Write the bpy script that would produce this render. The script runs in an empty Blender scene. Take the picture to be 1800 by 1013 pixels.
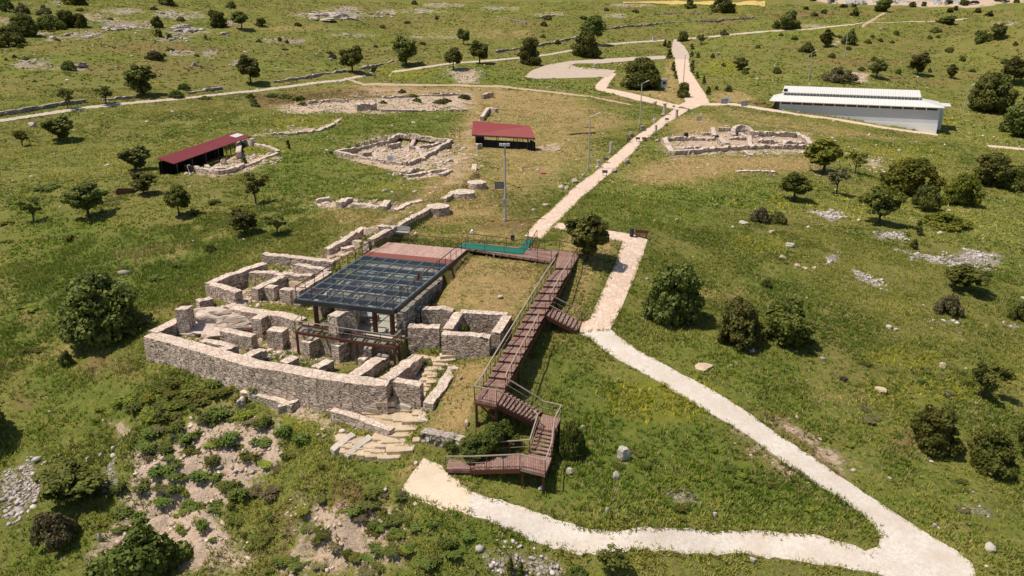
import bpy, bmesh, math, random
import numpy as np
from mathutils import Vector, Matrix
random.seed(7); RNG = np.random.default_rng(11)
SC = bpy.context.scene
COL = SC.collection
# ------------------------------------------------------------------ camera model (photo measured at 1800 x 1013)
F, CX, CY, PITCH, HC = 1350.0, 900.0, 506.5, math.radians(20.0), 22.0
CP, SP = math.cos(PITCH), math.sin(PITCH)
def ray(px, py):
    a = (px-CX)/F; b = (py-CY)/F
    return np.array([a, CP-b*SP, -SP-b*CP])
def P(px, py, z):
    """world point seen at a photo position, at height z"""
    d = ray(px, py); t = (z-HC)/d[2]
    return Vector((d[0]*t, d[1]*t, z))
def proj(p):
    x, y, z = p[0], p[1], p[2]-HC
    dep = y*CP - z*SP
    return (CX+F*x/dep, CY-F*(y*SP+z*CP)/dep)
def z_at(x, y, py):
    """height of the point above (x,y) that is seen on photo row py"""
    b = (py-CY)/F
    return HC + y*(-SP-b*CP)/(CP-b*SP)
def pxm(p):
    """photo pixels per metre of height at p"""
    return proj(p)[1]-proj((p[0], p[1], p[2]+1.0))[1]
# ------------------------------------------------------------------ noise
def _h(ix, iy, s):
    n = (ix.astype(np.int64)*374761393 + iy.astype(np.int64)*668265263 + s*982451653) & 0xffffffff
    n = ((n ^ (n >> 13))*1274126177) & 0xffffffff
    return ((n ^ (n >> 16)) & 0xffff)/65535.0
def vnoise(x, y, s=0):
    ix = np.floor(x); iy = np.floor(y); fx = x-ix; fy = y-iy
    fx = fx*fx*(3-2*fx); fy = fy*fy*(3-2*fy)
    a = _h(ix, iy, s); b = _h(ix+1, iy, s); c = _h(ix, iy+1, s); d = _h(ix+1, iy+1, s)
    return (a+(b-a)*fx)*(1-fy)+(c+(d-c)*fx)*fy
def fbm(x, y, s=0, o=4):
    r = np.zeros_like(x); am = .5; tot = 0
    for k in range(o):
        r += am*vnoise(x*2**k+17.3*k, y*2**k-9.1*k, s+k); tot += am; am *= .5
    return r/tot
# ------------------------------------------------------------------ terrain: smooth surface through measured heights
CTRL = [
 # path and plateau
 (930,420,-.05),(998,342,-.4),(1034,298,-1.6),(1073,280,-1.5),(1124,220,-1.5),(1190,187,-1.5),(1203,147,0),(1190,105,4.0),(1195,72,9.0),
 (888,388,0),(760,405,-.35),(705,412,-.35),(820,395,-.2),(885,265,-1.3),(940,200,-1.0),(860,160,-.3),
 (1060,400,-.2),(1120,415,-.4),(1090,500,-1.5),(1050,575,-2.4),(1020,580,-2.45),(1130,640,-3.3),(1200,685,-4.0),(1317,750,-5.1),(1450,835,-6.4),(1560,930,-7.4),(1700,1000,-8.0),
 (1400,960,-7.7),(1200,950,-7.6),(1060,955,-7.5),(900,910,-7.1),(800,880,-6.8),(755,830,-6.5),
 # knoll, boardwalk flank
 (860,470,-.7),(850,525,-1.1),(800,470,-.9),(900,560,-1.9),(940,500,-1.2),(975,490,-.9),(1010,470,-.5),(1000,540,-1.9),(990,590,-2.7),(960,640,-3.5),(1000,680,-4.2),(1010,760,-5.5),
 (870,640,-3.3),(845,735,-3.9),(880,770,-4.8),(930,700,-4.3),(955,850,-6.5),(900,830,-6.4),(850,790,-5.7),(790,815,-6.55),(830,838,-6.65),(775,850,-6.75),(860,815,-6.3),
 # in front of the ruin
 (770,620,-3.6),(830,625,-3.5),(745,700,-5.0),(690,745,-5.7),(640,800,-6.5),(560,740,-6.1),(470,695,-5.5),(400,668,-5.3),(320,655,-5.3),(256,634,-5.3),(236,560,-4.7),(330,500,-3.3),(440,430,-1.7),(560,400,-.6),
 (500,560,-3.2),(600,560,-2.8),
 # left slope
 (180,520,-4.6),(60,600,-6.2),(0,700,-8.0),(180,600,-5.7),(120,700,-7.5),(250,760,-7.9),(0,480,-5.0),(100,400,-3.0),(250,380,-1.9),(400,350,-1.0),(0,330,-2.2),
 (430,760,-7.0),(330,850,-9.0),(150,880,-10.3),(30,850,-10.3),(400,950,-10.2),(250,1000,-11.6),(600,870,-7.9),(600,960,-9.6),(720,920,-8.0),(760,1000,-9.3),(900,990,-8.8),(1000,1010,-9.2),(50,1010,-12.0),(1300,1012,-8.7),
 # upper left
 (380,300,-1.0),(90,250,-1.0),(0,215,1.2),(250,168,3.0),(440,150,2.8),(640,140,1.2),(720,250,-1.0),(600,200,0),(780,300,-.3),(560,320,-.8),(660,380,.2),(640,300,-.9),
 (0,100,10.0),(200,100,9.6),(400,95,8.8),(620,120,5.0),(800,120,4.0),(930,110,4.2),(700,60,11.5),(1040,72,9.3),
 # upper right
 (1370,196,-2.4),(1645,236,-6.6),(1500,215,-4.2),(1700,205,-6.2),(1421,143,1.0),(1600,135,.6),(1790,150,-1.5),(1484,103,5.6),(1650,95,5.8),(1790,90,5.6),
 (1300,122,2.4),(1300,245,-2.0),(1400,300,-2.6),(1250,300,-1.8),(1150,330,-1.3),(1550,300,-4.8),(1790,265,-7.2),(1790,350,-6.6),
 (1200,450,-1.7),(1350,430,-2.5),(1500,450,-3.6),(1700,450,-5.0),(1790,520,-5.4),(1200,580,-3.0),(1370,600,-3.9),(1550,600,-4.7),(1750,650,-5.7),(1600,760,-6.2),(1790,840,-7.6),(1400,700,-4.7),(1700,900,-7.5),
]
CTRL_D = [(0,30,330),(300,30,335),(600,28,350),(900,28,370),(1200,30,385),(1500,40,370),(1790,42,360),(-200,10,380),(0,2,420),(400,2,430),(800,2,450),(1200,2,460),(1500,6,455),(1795,8,450),(2000,20,420)]
GUARD = [(-60,18,-14),(-30,14,-14),(0,12,-13),(30,14,-11.5),(60,18,-10.5),(-110,40,-13),(110,40,-10),(-150,90,-6),(150,90,-9),(-180,160,2),(190,160,-8),(-260,260,13),(290,260,2),
         (-400,560,36),(0,560,37),(430,560,33),(-500,800,40),(0,800,40),(520,800,38),(-700,1300,40),(0,1400,40),(700,1300,40),(-300,0,-14),(300,0,-12),(0,-150,-18),(-200,-120,-18),(200,-120,-16)]
def _ctrl():
    pts = []
    for (a, b, z) in CTRL:
        q = P(a, b, z); pts.append((q.x, q.y, z))
    for (a, b, D) in CTRL_D:
        d = ray(a, b); t = D/math.hypot(d[0], d[1]); pts.append((d[0]*t, d[1]*t, HC+d[2]*t))
    return np.array(pts+GUARD, float)
_C = _ctrl()
_S = 100.0
def _phi(r2):
    return np.sqrt(r2+0.0025)*1.0
def _fit():
    xy = _C[:, :2]/_S; n = len(xy)
    r2 = ((xy[:, None]-xy[None])**2).sum(-1)
    A = np.zeros((n+3, n+3)); A[:n, :n] = _phi(r2)-np.eye(n)*0.0008
    A[:n, n] = 1; A[:n, n+1:] = xy; A[n, :n] = 1; A[n+1:, :n] = xy.T
    b = np.zeros(n+3); b[:n] = _C[:, 2]
    return np.linalg.solve(A, b)
_W = _fit()
def base_h(x, y):
    x = np.asarray(x, float)/_S; y = np.asarray(y, float)/_S
    sh = x.shape; x = x.ravel(); y = y.ravel(); n = len(_C); out = np.empty(len(x)); cx = _C[:, 0]/_S; cy = _C[:, 1]/_S
    for i in range(0, len(x), 20000):
        a = x[i:i+20000, None]; b = y[i:i+20000, None]
        out[i:i+20000] = np.sqrt((a-cx)**2+(b-cy)**2+.0025) @ _W[:n]
    return (out+_W[n]+_W[n+1]*x+_W[n+2]*y).reshape(sh)
# ------------------------------------------------------------------ polygons on the ground
def sdist(poly, x, y):
    """signed distance to a polygon (negative inside)"""
    poly = np.asarray(poly, float); n = len(poly)
    d2 = np.full(x.shape, 1e18); ins = np.zeros(x.shape, bool)
    for i in range(n):
        ax, ay = poly[i]; bx, by = poly[(i+1) % n]
        ex, ey = bx-ax, by-ay; L = ex*ex+ey*ey+1e-12
        t = np.clip(((x-ax)*ex+(y-ay)*ey)/L, 0, 1)
        d2 = np.minimum(d2, (x-ax-t*ex)**2+(y-ay-t*ey)**2)
        if ay != by:
            c = ((ay > y) != (by > y)) & (x < (bx-ax)*(y-ay)/(by-ay)+ax)
            ins ^= c
    d = np.sqrt(d2)
    return np.where(ins, -d, d)
def sdist_box(poly, x, y, m):
    """the same, evaluated only near the polygon; far away it is m"""
    poly = np.asarray(poly, float)
    lo = poly.min(0)-m; hi = poly.max(0)+m
    k = (x > lo[0]) & (x < hi[0]) & (y > lo[1]) & (y < hi[1])
    out = np.full(x.shape, float(m))
    if k.any():
        out[k] = np.minimum(sdist(poly, x[k], y[k]), m)
    return out
FLATS = []     # (polygon xy, height or (a,b,c) plane, blend)
ROUGH = []     # (polygon, amplitude): eroded, broken slopes
NOBUMP = []    # (polygon xy, fade)
def sstep(a, b, v):
    t = np.clip((v-a)/(b-a), 0, 1); return t*t*(3-2*t)
def smooth_h(x, y):
    x = np.asarray(x, float); y = np.asarray(y, float)
    h = base_h(x, y)
    for poly, z, bl in FLATS:
        d = sdist_box(poly, x, y, bl)
        w = 1-sstep(0, bl, d)
        zz = z if not isinstance(z, tuple) else z[0]+z[1]*x+z[2]*y
        h = h*(1-w)+zz*w
    return h
def bump(x, y):
    r = np.hypot(x, y)
    far = np.clip(r/140, .5, 3.0)
    b = (fbm(x/7.0, y/7.0, 3, 3)-.5)*.55*far+(fbm(x/1.7, y/1.7, 9, 3)-.5)*.42
    return b
def height(x, y):
    x = np.atleast_1d(np.asarray(x, float)); y = np.atleast_1d(np.asarray(y, float))
    h = smooth_h(x, y)
    w = np.ones_like(h)
    for poly, fd in NOBUMP:
        d = sdist_box(poly, x, y, fd)
        w = np.minimum(w, sstep(0, fd, d))
    for poly, am in ROUGH:
        d = sdist_box(poly, x, y, 4.0)
        h = h+(1-sstep(-2.0, 2.0, d))*((fbm(x/3.4, y/2.6, 33, 3)-.5)*am+(fbm(x/1.1, y/.9, 37, 2)-.5)*am*.4)*w
    return h+bump(x, y)*w
def hz(x, y):
    return float(height(x, y)[0])
_T = np.concatenate([np.linspace(25, 130, 160), np.geomspace(131, 900, 260)])
def GM(pts, fn=None):
    """ground points seen at photo positions"""
    fn = fn or height
    D = np.array([ray(a, b) for a, b in pts]); n = len(D)
    X = D[:, 0:1]*_T; Y = D[:, 1:2]*_T; Z = HC+D[:, 2:3]*_T
    below = (Z-fn(X.ravel(), Y.ravel()).reshape(Z.shape)) < 0
    k = np.where(below.any(1), below.argmax(1), len(_T)-1); k = np.maximum(k, 1)
    lo = _T[k-1].copy(); hi = _T[k].copy()
    for _ in range(13):
        m = (lo+hi)/2; under = HC+D[:, 2]*m < fn(D[:, 0]*m, D[:, 1]*m)
        hi = np.where(under, m, hi); lo = np.where(under, lo, m)
    t = (lo+hi)/2
    return [Vector((d[0]*q, d[1]*q, HC+d[2]*q)) for d, q in zip(D, t)]
def G(px, py, fn=None): return GM([(px, py)], fn)[0]
def GB(pts): return GM(pts, base_h)
def gpoly(pts):
    return [(q.x, q.y) for q in GB(pts)]
# ------------------------------------------------------------------ object helpers
def link(name, me, mat=None, parent=None):
    o = bpy.data.objects.new(name, me); COL.objects.link(o)
    if mat is not None:
        for m in (mat if isinstance(mat, (list, tuple)) else [mat]): me.materials.append(m)
    if parent is not None: o.parent = parent
    return o
def tag(o, label=None, cat=None, group=None, kind=None):
    if label: o['label'] = label
    if cat: o['category'] = cat
    if group: o['group'] = group
    if kind: o['kind'] = kind
    return o
def empty(name, loc, label, cat, group=None, rz=0.0):
    o = bpy.data.objects.new(name, None); COL.objects.link(o)
    o.location = loc; o.rotation_euler = (0, 0, rz); o.empty_display_size = .3
    return tag(o, label, cat, group)
class MB:
    """collects shapes, then links them as ONE mesh"""
    def __init__(s, org=None): s.v = []; s.f = []; s.mi = []; s.org = Vector(org) if org is not None else None
    def add(s, vs, fs, mi=0):
        n = len(s.v); s.v += [tuple(v) for v in vs]; s.f += [tuple(i+n for i in f) for f in fs]; s.mi += [mi]*len(fs); return s
    def hexa(s, p, mi=0):
        """eight corners: bottom ring then top ring"""
        return s.add(p, [(3,2,1,0),(4,5,6,7),(0,1,5,4),(1,2,6,5),(2,3,7,6),(3,0,4,7)], mi)
    def box(s, c, sz, rz=0, mi=0):
        hx, hy, hh = sz[0]/2, sz[1]/2, sz[2]/2; ca, sa = math.cos(rz), math.sin(rz); p = []
        for z in (-hh, hh):
            for x, y in ((-hx,-hy),(hx,-hy),(hx,hy),(-hx,hy)):
                p.append((c[0]+x*ca-y*sa, c[1]+x*sa+y*ca, c[2]+z))
        return s.hexa(p, mi)
    def slab(s, quad, th, mi=0):
        """quad: four top corners (3D), thickness straight down"""
        q = [Vector(a) for a in quad]
        nrm = (q[1]-q[0]).cross(q[3]-q[0])
        if nrm.z < 0: q = q[::-1]
        return s.hexa([a-Vector((0,0,th)) for a in q]+q, mi)
    def bar(s, a, b, w, h=None, mi=0):
        """rectangular bar from a to b"""
        a = Vector(a); b = Vector(b); h = h or w; d = (b-a)
        if d.length < 1e-6: return s
        d.normalize(); up = Vector((0,0,1)) if abs(d.z) < .95 else Vector((0,1,0))
        x = d.cross(up).normalized()*w/2; y = x.cross(d).normalized()*h/2
        ring = [-x-y, x-y, x+y, -x+y]
        return s.add([a+r for r in ring]+[b+r for r in ring], [(0,1,2,3),(7,6,5,4),(4,5,1,0),(5,6,2,1),(6,7,3,2),(7,4,0,3)], mi)
    def tube(s, pts, rad, n=8, mi=0, cap=True):
        pts = [Vector(p) for p in pts]; rad = rad if isinstance(rad, (list, tuple)) else [rad]*len(pts)
        base = len(s.v); vs = []; fs = []
        for i, p in enumerate(pts):
            d = (pts[min(i+1, len(pts)-1)]-pts[max(i-1, 0)]).normalized()
            up = Vector((0,0,1)) if abs(d.z) < .9 else Vector((1,0,0))
            x = d.cross(up).normalized(); y = x.cross(d).normalized()
            for k in range(n):
                a = 2*math.pi*k/n; vs.append(p+(x*math.cos(a)+y*math.sin(a))*rad[i])
        for i in range(len(pts)-1):
            for k in range(n):
                k2 = (k+1) % n; fs.append((i*n+k, i*n+k2, (i+1)*n+k2, (i+1)*n+k))
        if cap:
            fs.append(tuple(range(n-1, -1, -1))); fs.append(tuple(range((len(pts)-1)*n, len(pts)*n)))
        return s.add(vs, fs, mi)
    def build(s, name, mat, parent=None, smooth=False):
        me = bpy.data.meshes.new(name)
        off = s.org
        if off is None and parent is not None: off = parent.matrix_basis.translation if parent.parent is None else None
        v = s.v
        if parent is not None:
            M = world_inv(parent); v = [tuple(M @ Vector(q)) for q in v]
        elif s.org is not None:
            v = [(q[0]-s.org.x, q[1]-s.org.y, q[2]-s.org.z) for q in v]
        me.from_pydata(v, [], s.f)
        if any(s.mi): me.polygons.foreach_set('material_index', s.mi)
        if smooth: me.polygons.foreach_set('use_smooth', [True]*len(me.polygons))
        bm = bmesh.new(); bm.from_mesh(me); bmesh.ops.recalc_face_normals(bm, faces=bm.faces); bm.to_mesh(me); bm.free()
        o = link(name, me, mat, parent)
        if parent is None and s.org is not None: o.location = s.org
        return o
def world_inv(o):
    M = Matrix.Identity(4)
    while o is not None:
        M = (Matrix.Translation(o.location) @ o.rotation_euler.to_matrix().to_4x4() @ Matrix.Diagonal(o.scale.to_4d())) @ M; o = o.parent
    return M.inverted()
def np_mesh(name, V, Fc, nper, mat, cols=None, colname='tint', smooth=False):
    """fast mesh from arrays; every face has nper corners"""
    me = bpy.data.meshes.new(name); nv = len(V); nf = len(Fc)
    me.vertices.add(nv); me.vertices.foreach_set('co', np.asarray(V, np.float32).ravel())
    me.loops.add(nf*nper); me.loops.foreach_set('vertex_index', np.asarray(Fc, np.int32).ravel())
    me.polygons.add(nf); me.polygons.foreach_set('loop_start', np.arange(nf, dtype=np.int32)*nper)
    me.polygons.foreach_set('loop_total', np.full(nf, nper, np.int32))
    if smooth: me.polygons.foreach_set('use_smooth', np.ones(nf, bool))
    if cols is not None:
        for cn, cv in (cols.items() if isinstance(cols, dict) else [(colname, cols)]):
            at = me.attributes.new(cn, 'FLOAT_COLOR', 'POINT')
            c4 = np.ones((nv, 4), np.float32); c4[:, :cv.shape[1]] = cv
            at.data.foreach_set('color', c4.ravel())
    me.update(calc_edges=True)
    return link(name, me, mat)
# ------------------------------------------------------------------ materials
class NT:
    def __init__(s, name):
        s.m = bpy.data.materials.new(name); s.m.use_nodes = True; s.t = s.m.node_tree; s.t.nodes.clear()
        s.out = s.n('ShaderNodeOutputMaterial')
    def n(s, ty, **kw):
        x = s.t.nodes.new(ty)
        for k, v in kw.items(): setattr(x, k, v)
        return x
    def l(s, a, b): s.t.links.new(a, b)
    def put(s, sock, v):
        if hasattr(v, 'links'): s.l(v, sock)
        else: sock.default_value = v
    def pos(s, scale=1.0, aniso=(1,1,1), obj=False):
        g = s.n('ShaderNodeTexCoord').outputs['Object'] if obj else s.n('ShaderNodeNewGeometry').outputs['Position']
        mp = s.n('ShaderNodeMapping'); s.l(g, mp.inputs['Vector'])
        mp.inputs['Scale'].default_value = tuple(scale*a for a in aniso); return mp.outputs['Vector']
    def noise(s, vec, scale, detail=4, rough=.55, dist=0.0):
        x = s.n('ShaderNodeTexNoise'); s.l(vec, x.inputs['Vector']); x.inputs['Scale'].default_value = scale
        x.inputs['Detail'].default_value = detail; x.inputs['Roughness'].default_value = rough; x.inputs['Distortion'].default_value = dist
        return x.outputs['Fac']
    def vor(s, vec, scale, feature='F1', out='Color', rnd=1.0):
        x = s.n('ShaderNodeTexVoronoi', feature=feature); s.l(vec, x.inputs['Vector']); x.inputs['Scale'].default_value = scale
        x.inputs['Randomness'].default_value = rnd
        return x.outputs[out]
    def ramp(s, fac, stops, interp='LINEAR'):
        r = s.n('ShaderNodeValToRGB'); s.put(r.inputs['Fac'], fac); e = r.color_ramp; e.interpolation = interp
        while len(e.elements) < len(stops): e.elements.new(.5)
        for el, (p, c) in zip(e.elements, stops):
            el.position = p; el.color = (c, c, c, 1) if not hasattr(c, '__len__') else (*c[:3], 1)
        return r.outputs['Color']
    def mix(s, f, a, b, mode='MIX'):
        x = s.n('ShaderNodeMix', data_type='RGBA', blend_type=mode)
        s.put(x.inputs[0], f)
        for so, v in ((x.inputs[6], a), (x.inputs[7], b)):
            s.put(so, (*v[:3], 1) if isinstance(v, (tuple, list)) else v)
        return x.outputs[2]
    def math(s, op, a, b=0.0, clamp=False):
        x = s.n('ShaderNodeMath', operation=op, use_clamp=clamp); s.put(x.inputs[0], a); s.put(x.inputs[1], b); return x.outputs[0]
    def bump(s, h, strength=.5, dist=.05, normal=None):
        x = s.n('ShaderNodeBump'); s.l(h, x.inputs['Height']); x.inputs['Strength'].default_value = strength; x.inputs['Distance'].default_value = dist
        if normal is not None: s.l(normal, x.inputs['Normal'])
        return x.outputs['Normal']
    def bsdf(s, col, rough=.8, normal=None, metal=0.0, spec=.3, **kw):
        b = s.n('ShaderNodeBsdfPrincipled'); s.put(b.inputs['Base Color'], (*col[:3], 1) if isinstance(col, (tuple, list)) else col)
        s.put(b.inputs['Roughness'], rough); s.put(b.inputs['Metallic'], metal); b.inputs['Specular IOR Level'].default_value = spec
        if normal is not None: s.l(normal, b.inputs['Normal'])
        for k, v in kw.items(): s.put(b.inputs[k], v)
        s.l(b.outputs[0], s.out.inputs['Surface']); return b
    def attr(s, name):
        return s.n('ShaderNodeAttribute', attribute_name=name)
M = {}
def mat_ground():
    t = NT('ground'); p = t.pos()
    za = t.attr('zone_a').outputs['Color']; zb = t.attr('zone_b').outputs['Color']
    sa = t.n('ShaderNodeSeparateColor'); t.l(za, sa.inputs[0]); sb = t.n('ShaderNodeSeparateColor'); t.l(zb, sb.inputs[0])
    dry, bare, rock = sa.outputs; lush, yel, brn = sb.outputs
    n0 = t.noise(p, .035, 3); n1 = t.noise(p, .16, 5, .6); n2 = t.noise(p, .9, 5, .65); n3 = t.noise(p, 4.0, 4, .7); n4 = t.noise(p, 13.0, 3, .7)
    g = t.ramp(n1, [(.3,(.105,.150,.022)),(.45,(.165,.202,.030)),(.58,(.235,.238,.048)),(.72,(.310,.255,.090))])
    g = t.mix(t.ramp(n2, [(.38,0),(.62,1)]), g, t.mix(.5, g, (.255,.215,.070)))
    g = t.mix(t.math('MULTIPLY', t.ramp(n3, [(.42,0),(.6,1)]), .6), g, (.065,.085,.018))
    g = t.mix(t.math('MULTIPLY', t.ramp(t.noise(p, 2.2, 4, .7), [(.58,0),(.68,1)]), .7), g, (.34,.275,.13))
    g = t.mix(t.math('MULTIPLY', t.ramp(n0, [(.42,0),(.62,1)]), .42), g, (.225,.160,.066))
    nbr = t.math('ADD', t.math('MULTIPLY', t.noise(p, .35, 6, .7), .55), t.math('MULTIPLY', n3, .45))
    def w(z, amp=.9, sh=.5):
        nn = nbr
        v = t.math('ADD', z, t.math('MULTIPLY', t.math('SUBTRACT', nn, .5), amp*3.4))
        r = t.n('ShaderNodeMapRange', interpolation_type='SMOOTHSTEP'); t.l(v, r.inputs[0]); r.inputs[1].default_value = sh-.22; r.inputs[2].default_value = sh+.22
        return r.outputs[0]
    fine = t.ramp(n4, [(.3,.62),(.7,1.25)])
    lushc = t.ramp(n2, [(.3,(.075,.118,.018)),(.7,(.170,.195,.034))])
    g = t.mix(t.math('MULTIPLY', w(lush, .7), .8), g, lushc)
    yc = t.ramp(n3, [(.35,(.13,.15,.022)),(.65,(.26,.24,.030))])
    g = t.mix(t.math('MULTIPLY', w(yel, .9), .75), g, yc)
    bc = t.ramp(n3, [(.3,(.155,.088,.042)),(.7,(.300,.180,.098))])
    g = t.mix(t.math('MULTIPLY', w(brn, .9), .8), g, bc)
    dc = t.ramp(t.noise(p, 3.2, 5, .7, 1.2), [(.3,(.215,.150,.052)),(.5,(.390,.265,.115)),(.7,(.540,.375,.195))])
    dc = t.mix(t.math('MULTIPLY', t.ramp(t.noise(p, 1.1, 5, .7), [(.54,0),(.66,1)]), .75), dc, (.150,.155,.036))
    g = t.mix(t.math('MULTIPLY', w(dry, .9), .9), g, dc)
    g = t.mix(1.0, g, fine, 'MULTIPLY')
    vs = t.vor(p, 3.3, 'DISTANCE_TO_EDGE', 'Distance'); vc = t.n('ShaderNodeSeparateColor'); t.l(t.vor(p, 3.3), vc.inputs[0])
    soil = t.ramp(t.noise(p, 6.0, 5, .7), [(.3,(.34,.245,.175)),(.55,(.54,.41,.315)),(.75,(.66,.53,.425))])
    g = t.mix(w(bare, .8), g, soil)
    rc = t.ramp(vc.outputs[0], [(0,(.30,.25,.21)),(1,(.52,.45,.39))])
    rc = t.mix(t.ramp(vs, [(.02,.0),(.10,1)]), (.07,.062,.045), rc)
    g = t.mix(w(rock, .9, .55), g, rc)
    hb = t.math('ADD', t.math('MULTIPLY', n3, .5), t.math('MULTIPLY', n4, .5))
    t.bsdf(g, .95, t.bump(hb, .9, .22), spec=.1); return t.m
def mat_stone(name, c0, c1, joint, sx=3.0, sz=6.5, bumpd=.06, obj=False, moss=0.0):
    t = NT(name); p = t.pos(1.0, (sx, sx, sz), obj); pw = t.pos(1.0, (1,1,1), obj)
    e = t.vor(p, 1.0, 'DISTANCE_TO_EDGE', 'Distance', .9); c = t.n('ShaderNodeSeparateColor'); t.l(t.vor(p, 1.0, rnd=.9), c.inputs[0])
    sel = t.ramp(t.noise(pw, 1.3, 2), [(.49,0),(.51,1)])
    p2 = t.pos(1.0, (sx*.52, sx*.52, sz*.55), obj)
    e2 = t.vor(p2, 1.0, 'DISTANCE_TO_EDGE', 'Distance', .9); c2 = t.n('ShaderNodeSeparateColor'); t.l(t.vor(p2, 1.0, rnd=.9), c2.inputs[0])
    cc = t.mix(sel, c.outputs[0], c2.outputs[0]); e = t.mix(sel, e, t.math('MULTIPLY', e2, 1.5))
    col = t.ramp(cc, [(0, c0), (.6, c1), (1, tuple(min(.78, v*1.15) for v in c1))])
    n9 = t.noise(pw, 9, 4, .7)
    col = t.mix(t.math('MULTIPLY', t.ramp(n9, [(.45,0),(.7,1)]), .4), col, tuple(v*.7 for v in c0))
    col = t.mix(t.ramp(t.noise(pw, .55, 4), [(.48,0),(.75,.35)]), col, tuple(v*.75 for v in c0))
    if moss: col = t.mix(t.ramp(t.noise(pw, 1.6, 4), [(.56,0),(.66,moss)]), col, (.10,.11,.035))
    g = t.n('ShaderNodeNewGeometry'); sx_ = t.n('ShaderNodeSeparateXYZ'); t.l(g.outputs['True Normal'], sx_.inputs[0])
    top = t.ramp(t.math('ABSOLUTE', sx_.outputs[2]), [(.6,0),(.85,1)])
    j = t.ramp(e, [(.02,0),(.13,1)])
    jt = t.math('ADD', j, t.math('MULTIPLY', top, .55), True)     # upward faces get fainter joints and a paler tone
    col = t.mix(top, col, t.mix(.5, col, tuple(v*.96 for v in c1)))
    col = t.mix(jt, joint, col)
    h = t.math('ADD', t.math('MULTIPLY', j, .8), t.math('MULTIPLY', t.noise(pw, 7, 4, .7), .5))
    t.bsdf(col, .92, t.bump(h, .8, bumpd), spec=.12); return t.m
def mat_paving(name, c0, c1, joint, sc, bare=.0, obj=False, stain=(.35,.28,.2)):
    t = NT(name); p = t.pos(1.0, (1,1,1), obj)
    pw = t.n('ShaderNodeVectorMath', operation='ADD'); t.l(p, pw.inputs[0])
    e = t.vor(p, sc, 'DISTANCE_TO_EDGE', 'Distance', .85); c = t.n('ShaderNodeSeparateColor'); t.l(t.vor(p, sc, rnd=.85), c.inputs[0])
    col = t.ramp(c.outputs[0], [(0, c0), (1, c1)])
    n = t.noise(p, .7, 5, .65); n2 = t.noise(p, 5, 4, .7)
    col = t.mix(t.ramp(n, [(.42,0),(.72,.55)]), col, stain)
    col = t.mix(t.math('MULTIPLY', t.ramp(n2, [(.5,0),(.75,1)]), .35), col, tuple(v*.6 for v in c0))
    j = t.ramp(e, [(.015,0),(.05,1)]); col = t.mix(t.math('ADD', j, bare, True), joint, col)
    t.bsdf(col, .9, t.bump(t.math('ADD', j, t.math('MULTIPLY', n2, .6)), .7, .03), spec=.15); return t.m
def mat_gravel(name, c0, c1, dark, spot=.5):
    t = NT(name); p = t.pos()
    n = t.noise(p, .5, 5, .65); n2 = t.noise(p, 4, 5, .75); n3 = t.noise(p, 14, 3, .7)
    col = t.ramp(n2, [(.3, c0), (.65, c1)])
    col = t.mix(t.ramp(n, [(.42,0),(.72,.55)]), col, dark)
    col = t.mix(t.math('MULTIPLY', t.ramp(n3, [(.55,0),(.72,1)]), spot), col, dark)
    t.bsdf(col, .95, t.bump(t.math('ADD', n2, n3), .8, .05), spec=.1); return t.m
def mat_wood(name, c0, c1, ax=(1,1,1), rz=0.0, plank=.14):
    t = NT(name)
    g = t.n('ShaderNodeNewGeometry').outputs['Position']; mp = t.n('ShaderNodeMapping'); t.l(g, mp.inputs['Vector']); mp.inputs['Rotation'].default_value = (0,0,rz)
    sx = t.n('ShaderNodeSeparateXYZ'); t.l(mp.outputs[0], sx.inputs[0])
    u = t.math('DIVIDE', sx.outputs[0], plank); fl = t.math('FLOOR', u); fr = t.math('FRACT', u)
    wn = t.n('ShaderNodeTexWhiteNoise', noise_dimensions='1D'); t.l(fl, wn.inputs['W'])
    col = t.mix(wn.outputs['Value'], c0, c1)
    n = t.noise(g, 3.0, 5, .7); col = t.mix(t.ramp(n, [(.4,0),(.75,.7)]), col, tuple(v*1.5+.05 for v in c1))
    col = t.mix(t.ramp(t.noise(g, .9, 4, .6), [(.42,0),(.68,.6)]), col, (.30,.235,.20))
    gap = t.math('LESS_THAN', fr, .09); col = t.mix(gap, col, (.015,.010,.008))
    t.bsdf(col, .75, t.bump(t.math('SUBTRACT', n, t.math('MULTIPLY', gap, 1.5)), .5, .02), spec=.25); return t.m
def mat_plain(name, col, rough=.6, metal=0.0, var=.15, spec=.3, sc=3.0):
    t = NT(name); p = t.pos(); n = t.noise(p, sc, 5, .65)
    c = t.mix(n, tuple(v*(1-var*1.6) for v in col), tuple(min(1, v*(1+var)) for v in col))
    t.bsdf(c, rough, None, metal, spec); return t.m
def mat_leaf(name, dark, light, tr=.34):
    t = NT(name); oi = t.n('ShaderNodeObjectInfo'); a = t.attr('tint')
    sc = t.n('ShaderNodeSeparateColor'); t.l(a.outputs['Color'], sc.inputs[0])
    c = t.mix(sc.outputs[0], dark, light)
    hs = t.n('ShaderNodeHueSaturation'); t.l(c, hs.inputs['Color'])
    t.l(t.math('ADD', .47, t.math('MULTIPLY', oi.outputs['Random'], .05)), hs.inputs['Hue'])
    t.l(t.math('ADD', .75, t.math('MULTIPLY', oi.outputs['Random'], .5)), hs.inputs['Value'])
    b = t.n('ShaderNodeBsdfPrincipled'); t.l(hs.outputs[0], b.inputs['Base Color']); b.inputs['Roughness'].default_value = .65; b.inputs['Specular IOR Level'].default_value = .2
    tl = t.n('ShaderNodeBsdfTranslucent'); t.l(hs.outputs[0], tl.inputs[0])
    mx = t.n('ShaderNodeMixShader'); mx.inputs[0].default_value = tr; t.l(b.outputs[0], mx.inputs[1]); t.l(tl.outputs[0], mx.inputs[2])
    t.l(mx.outputs[0], t.out.inputs['Surface']); return t.m
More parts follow.
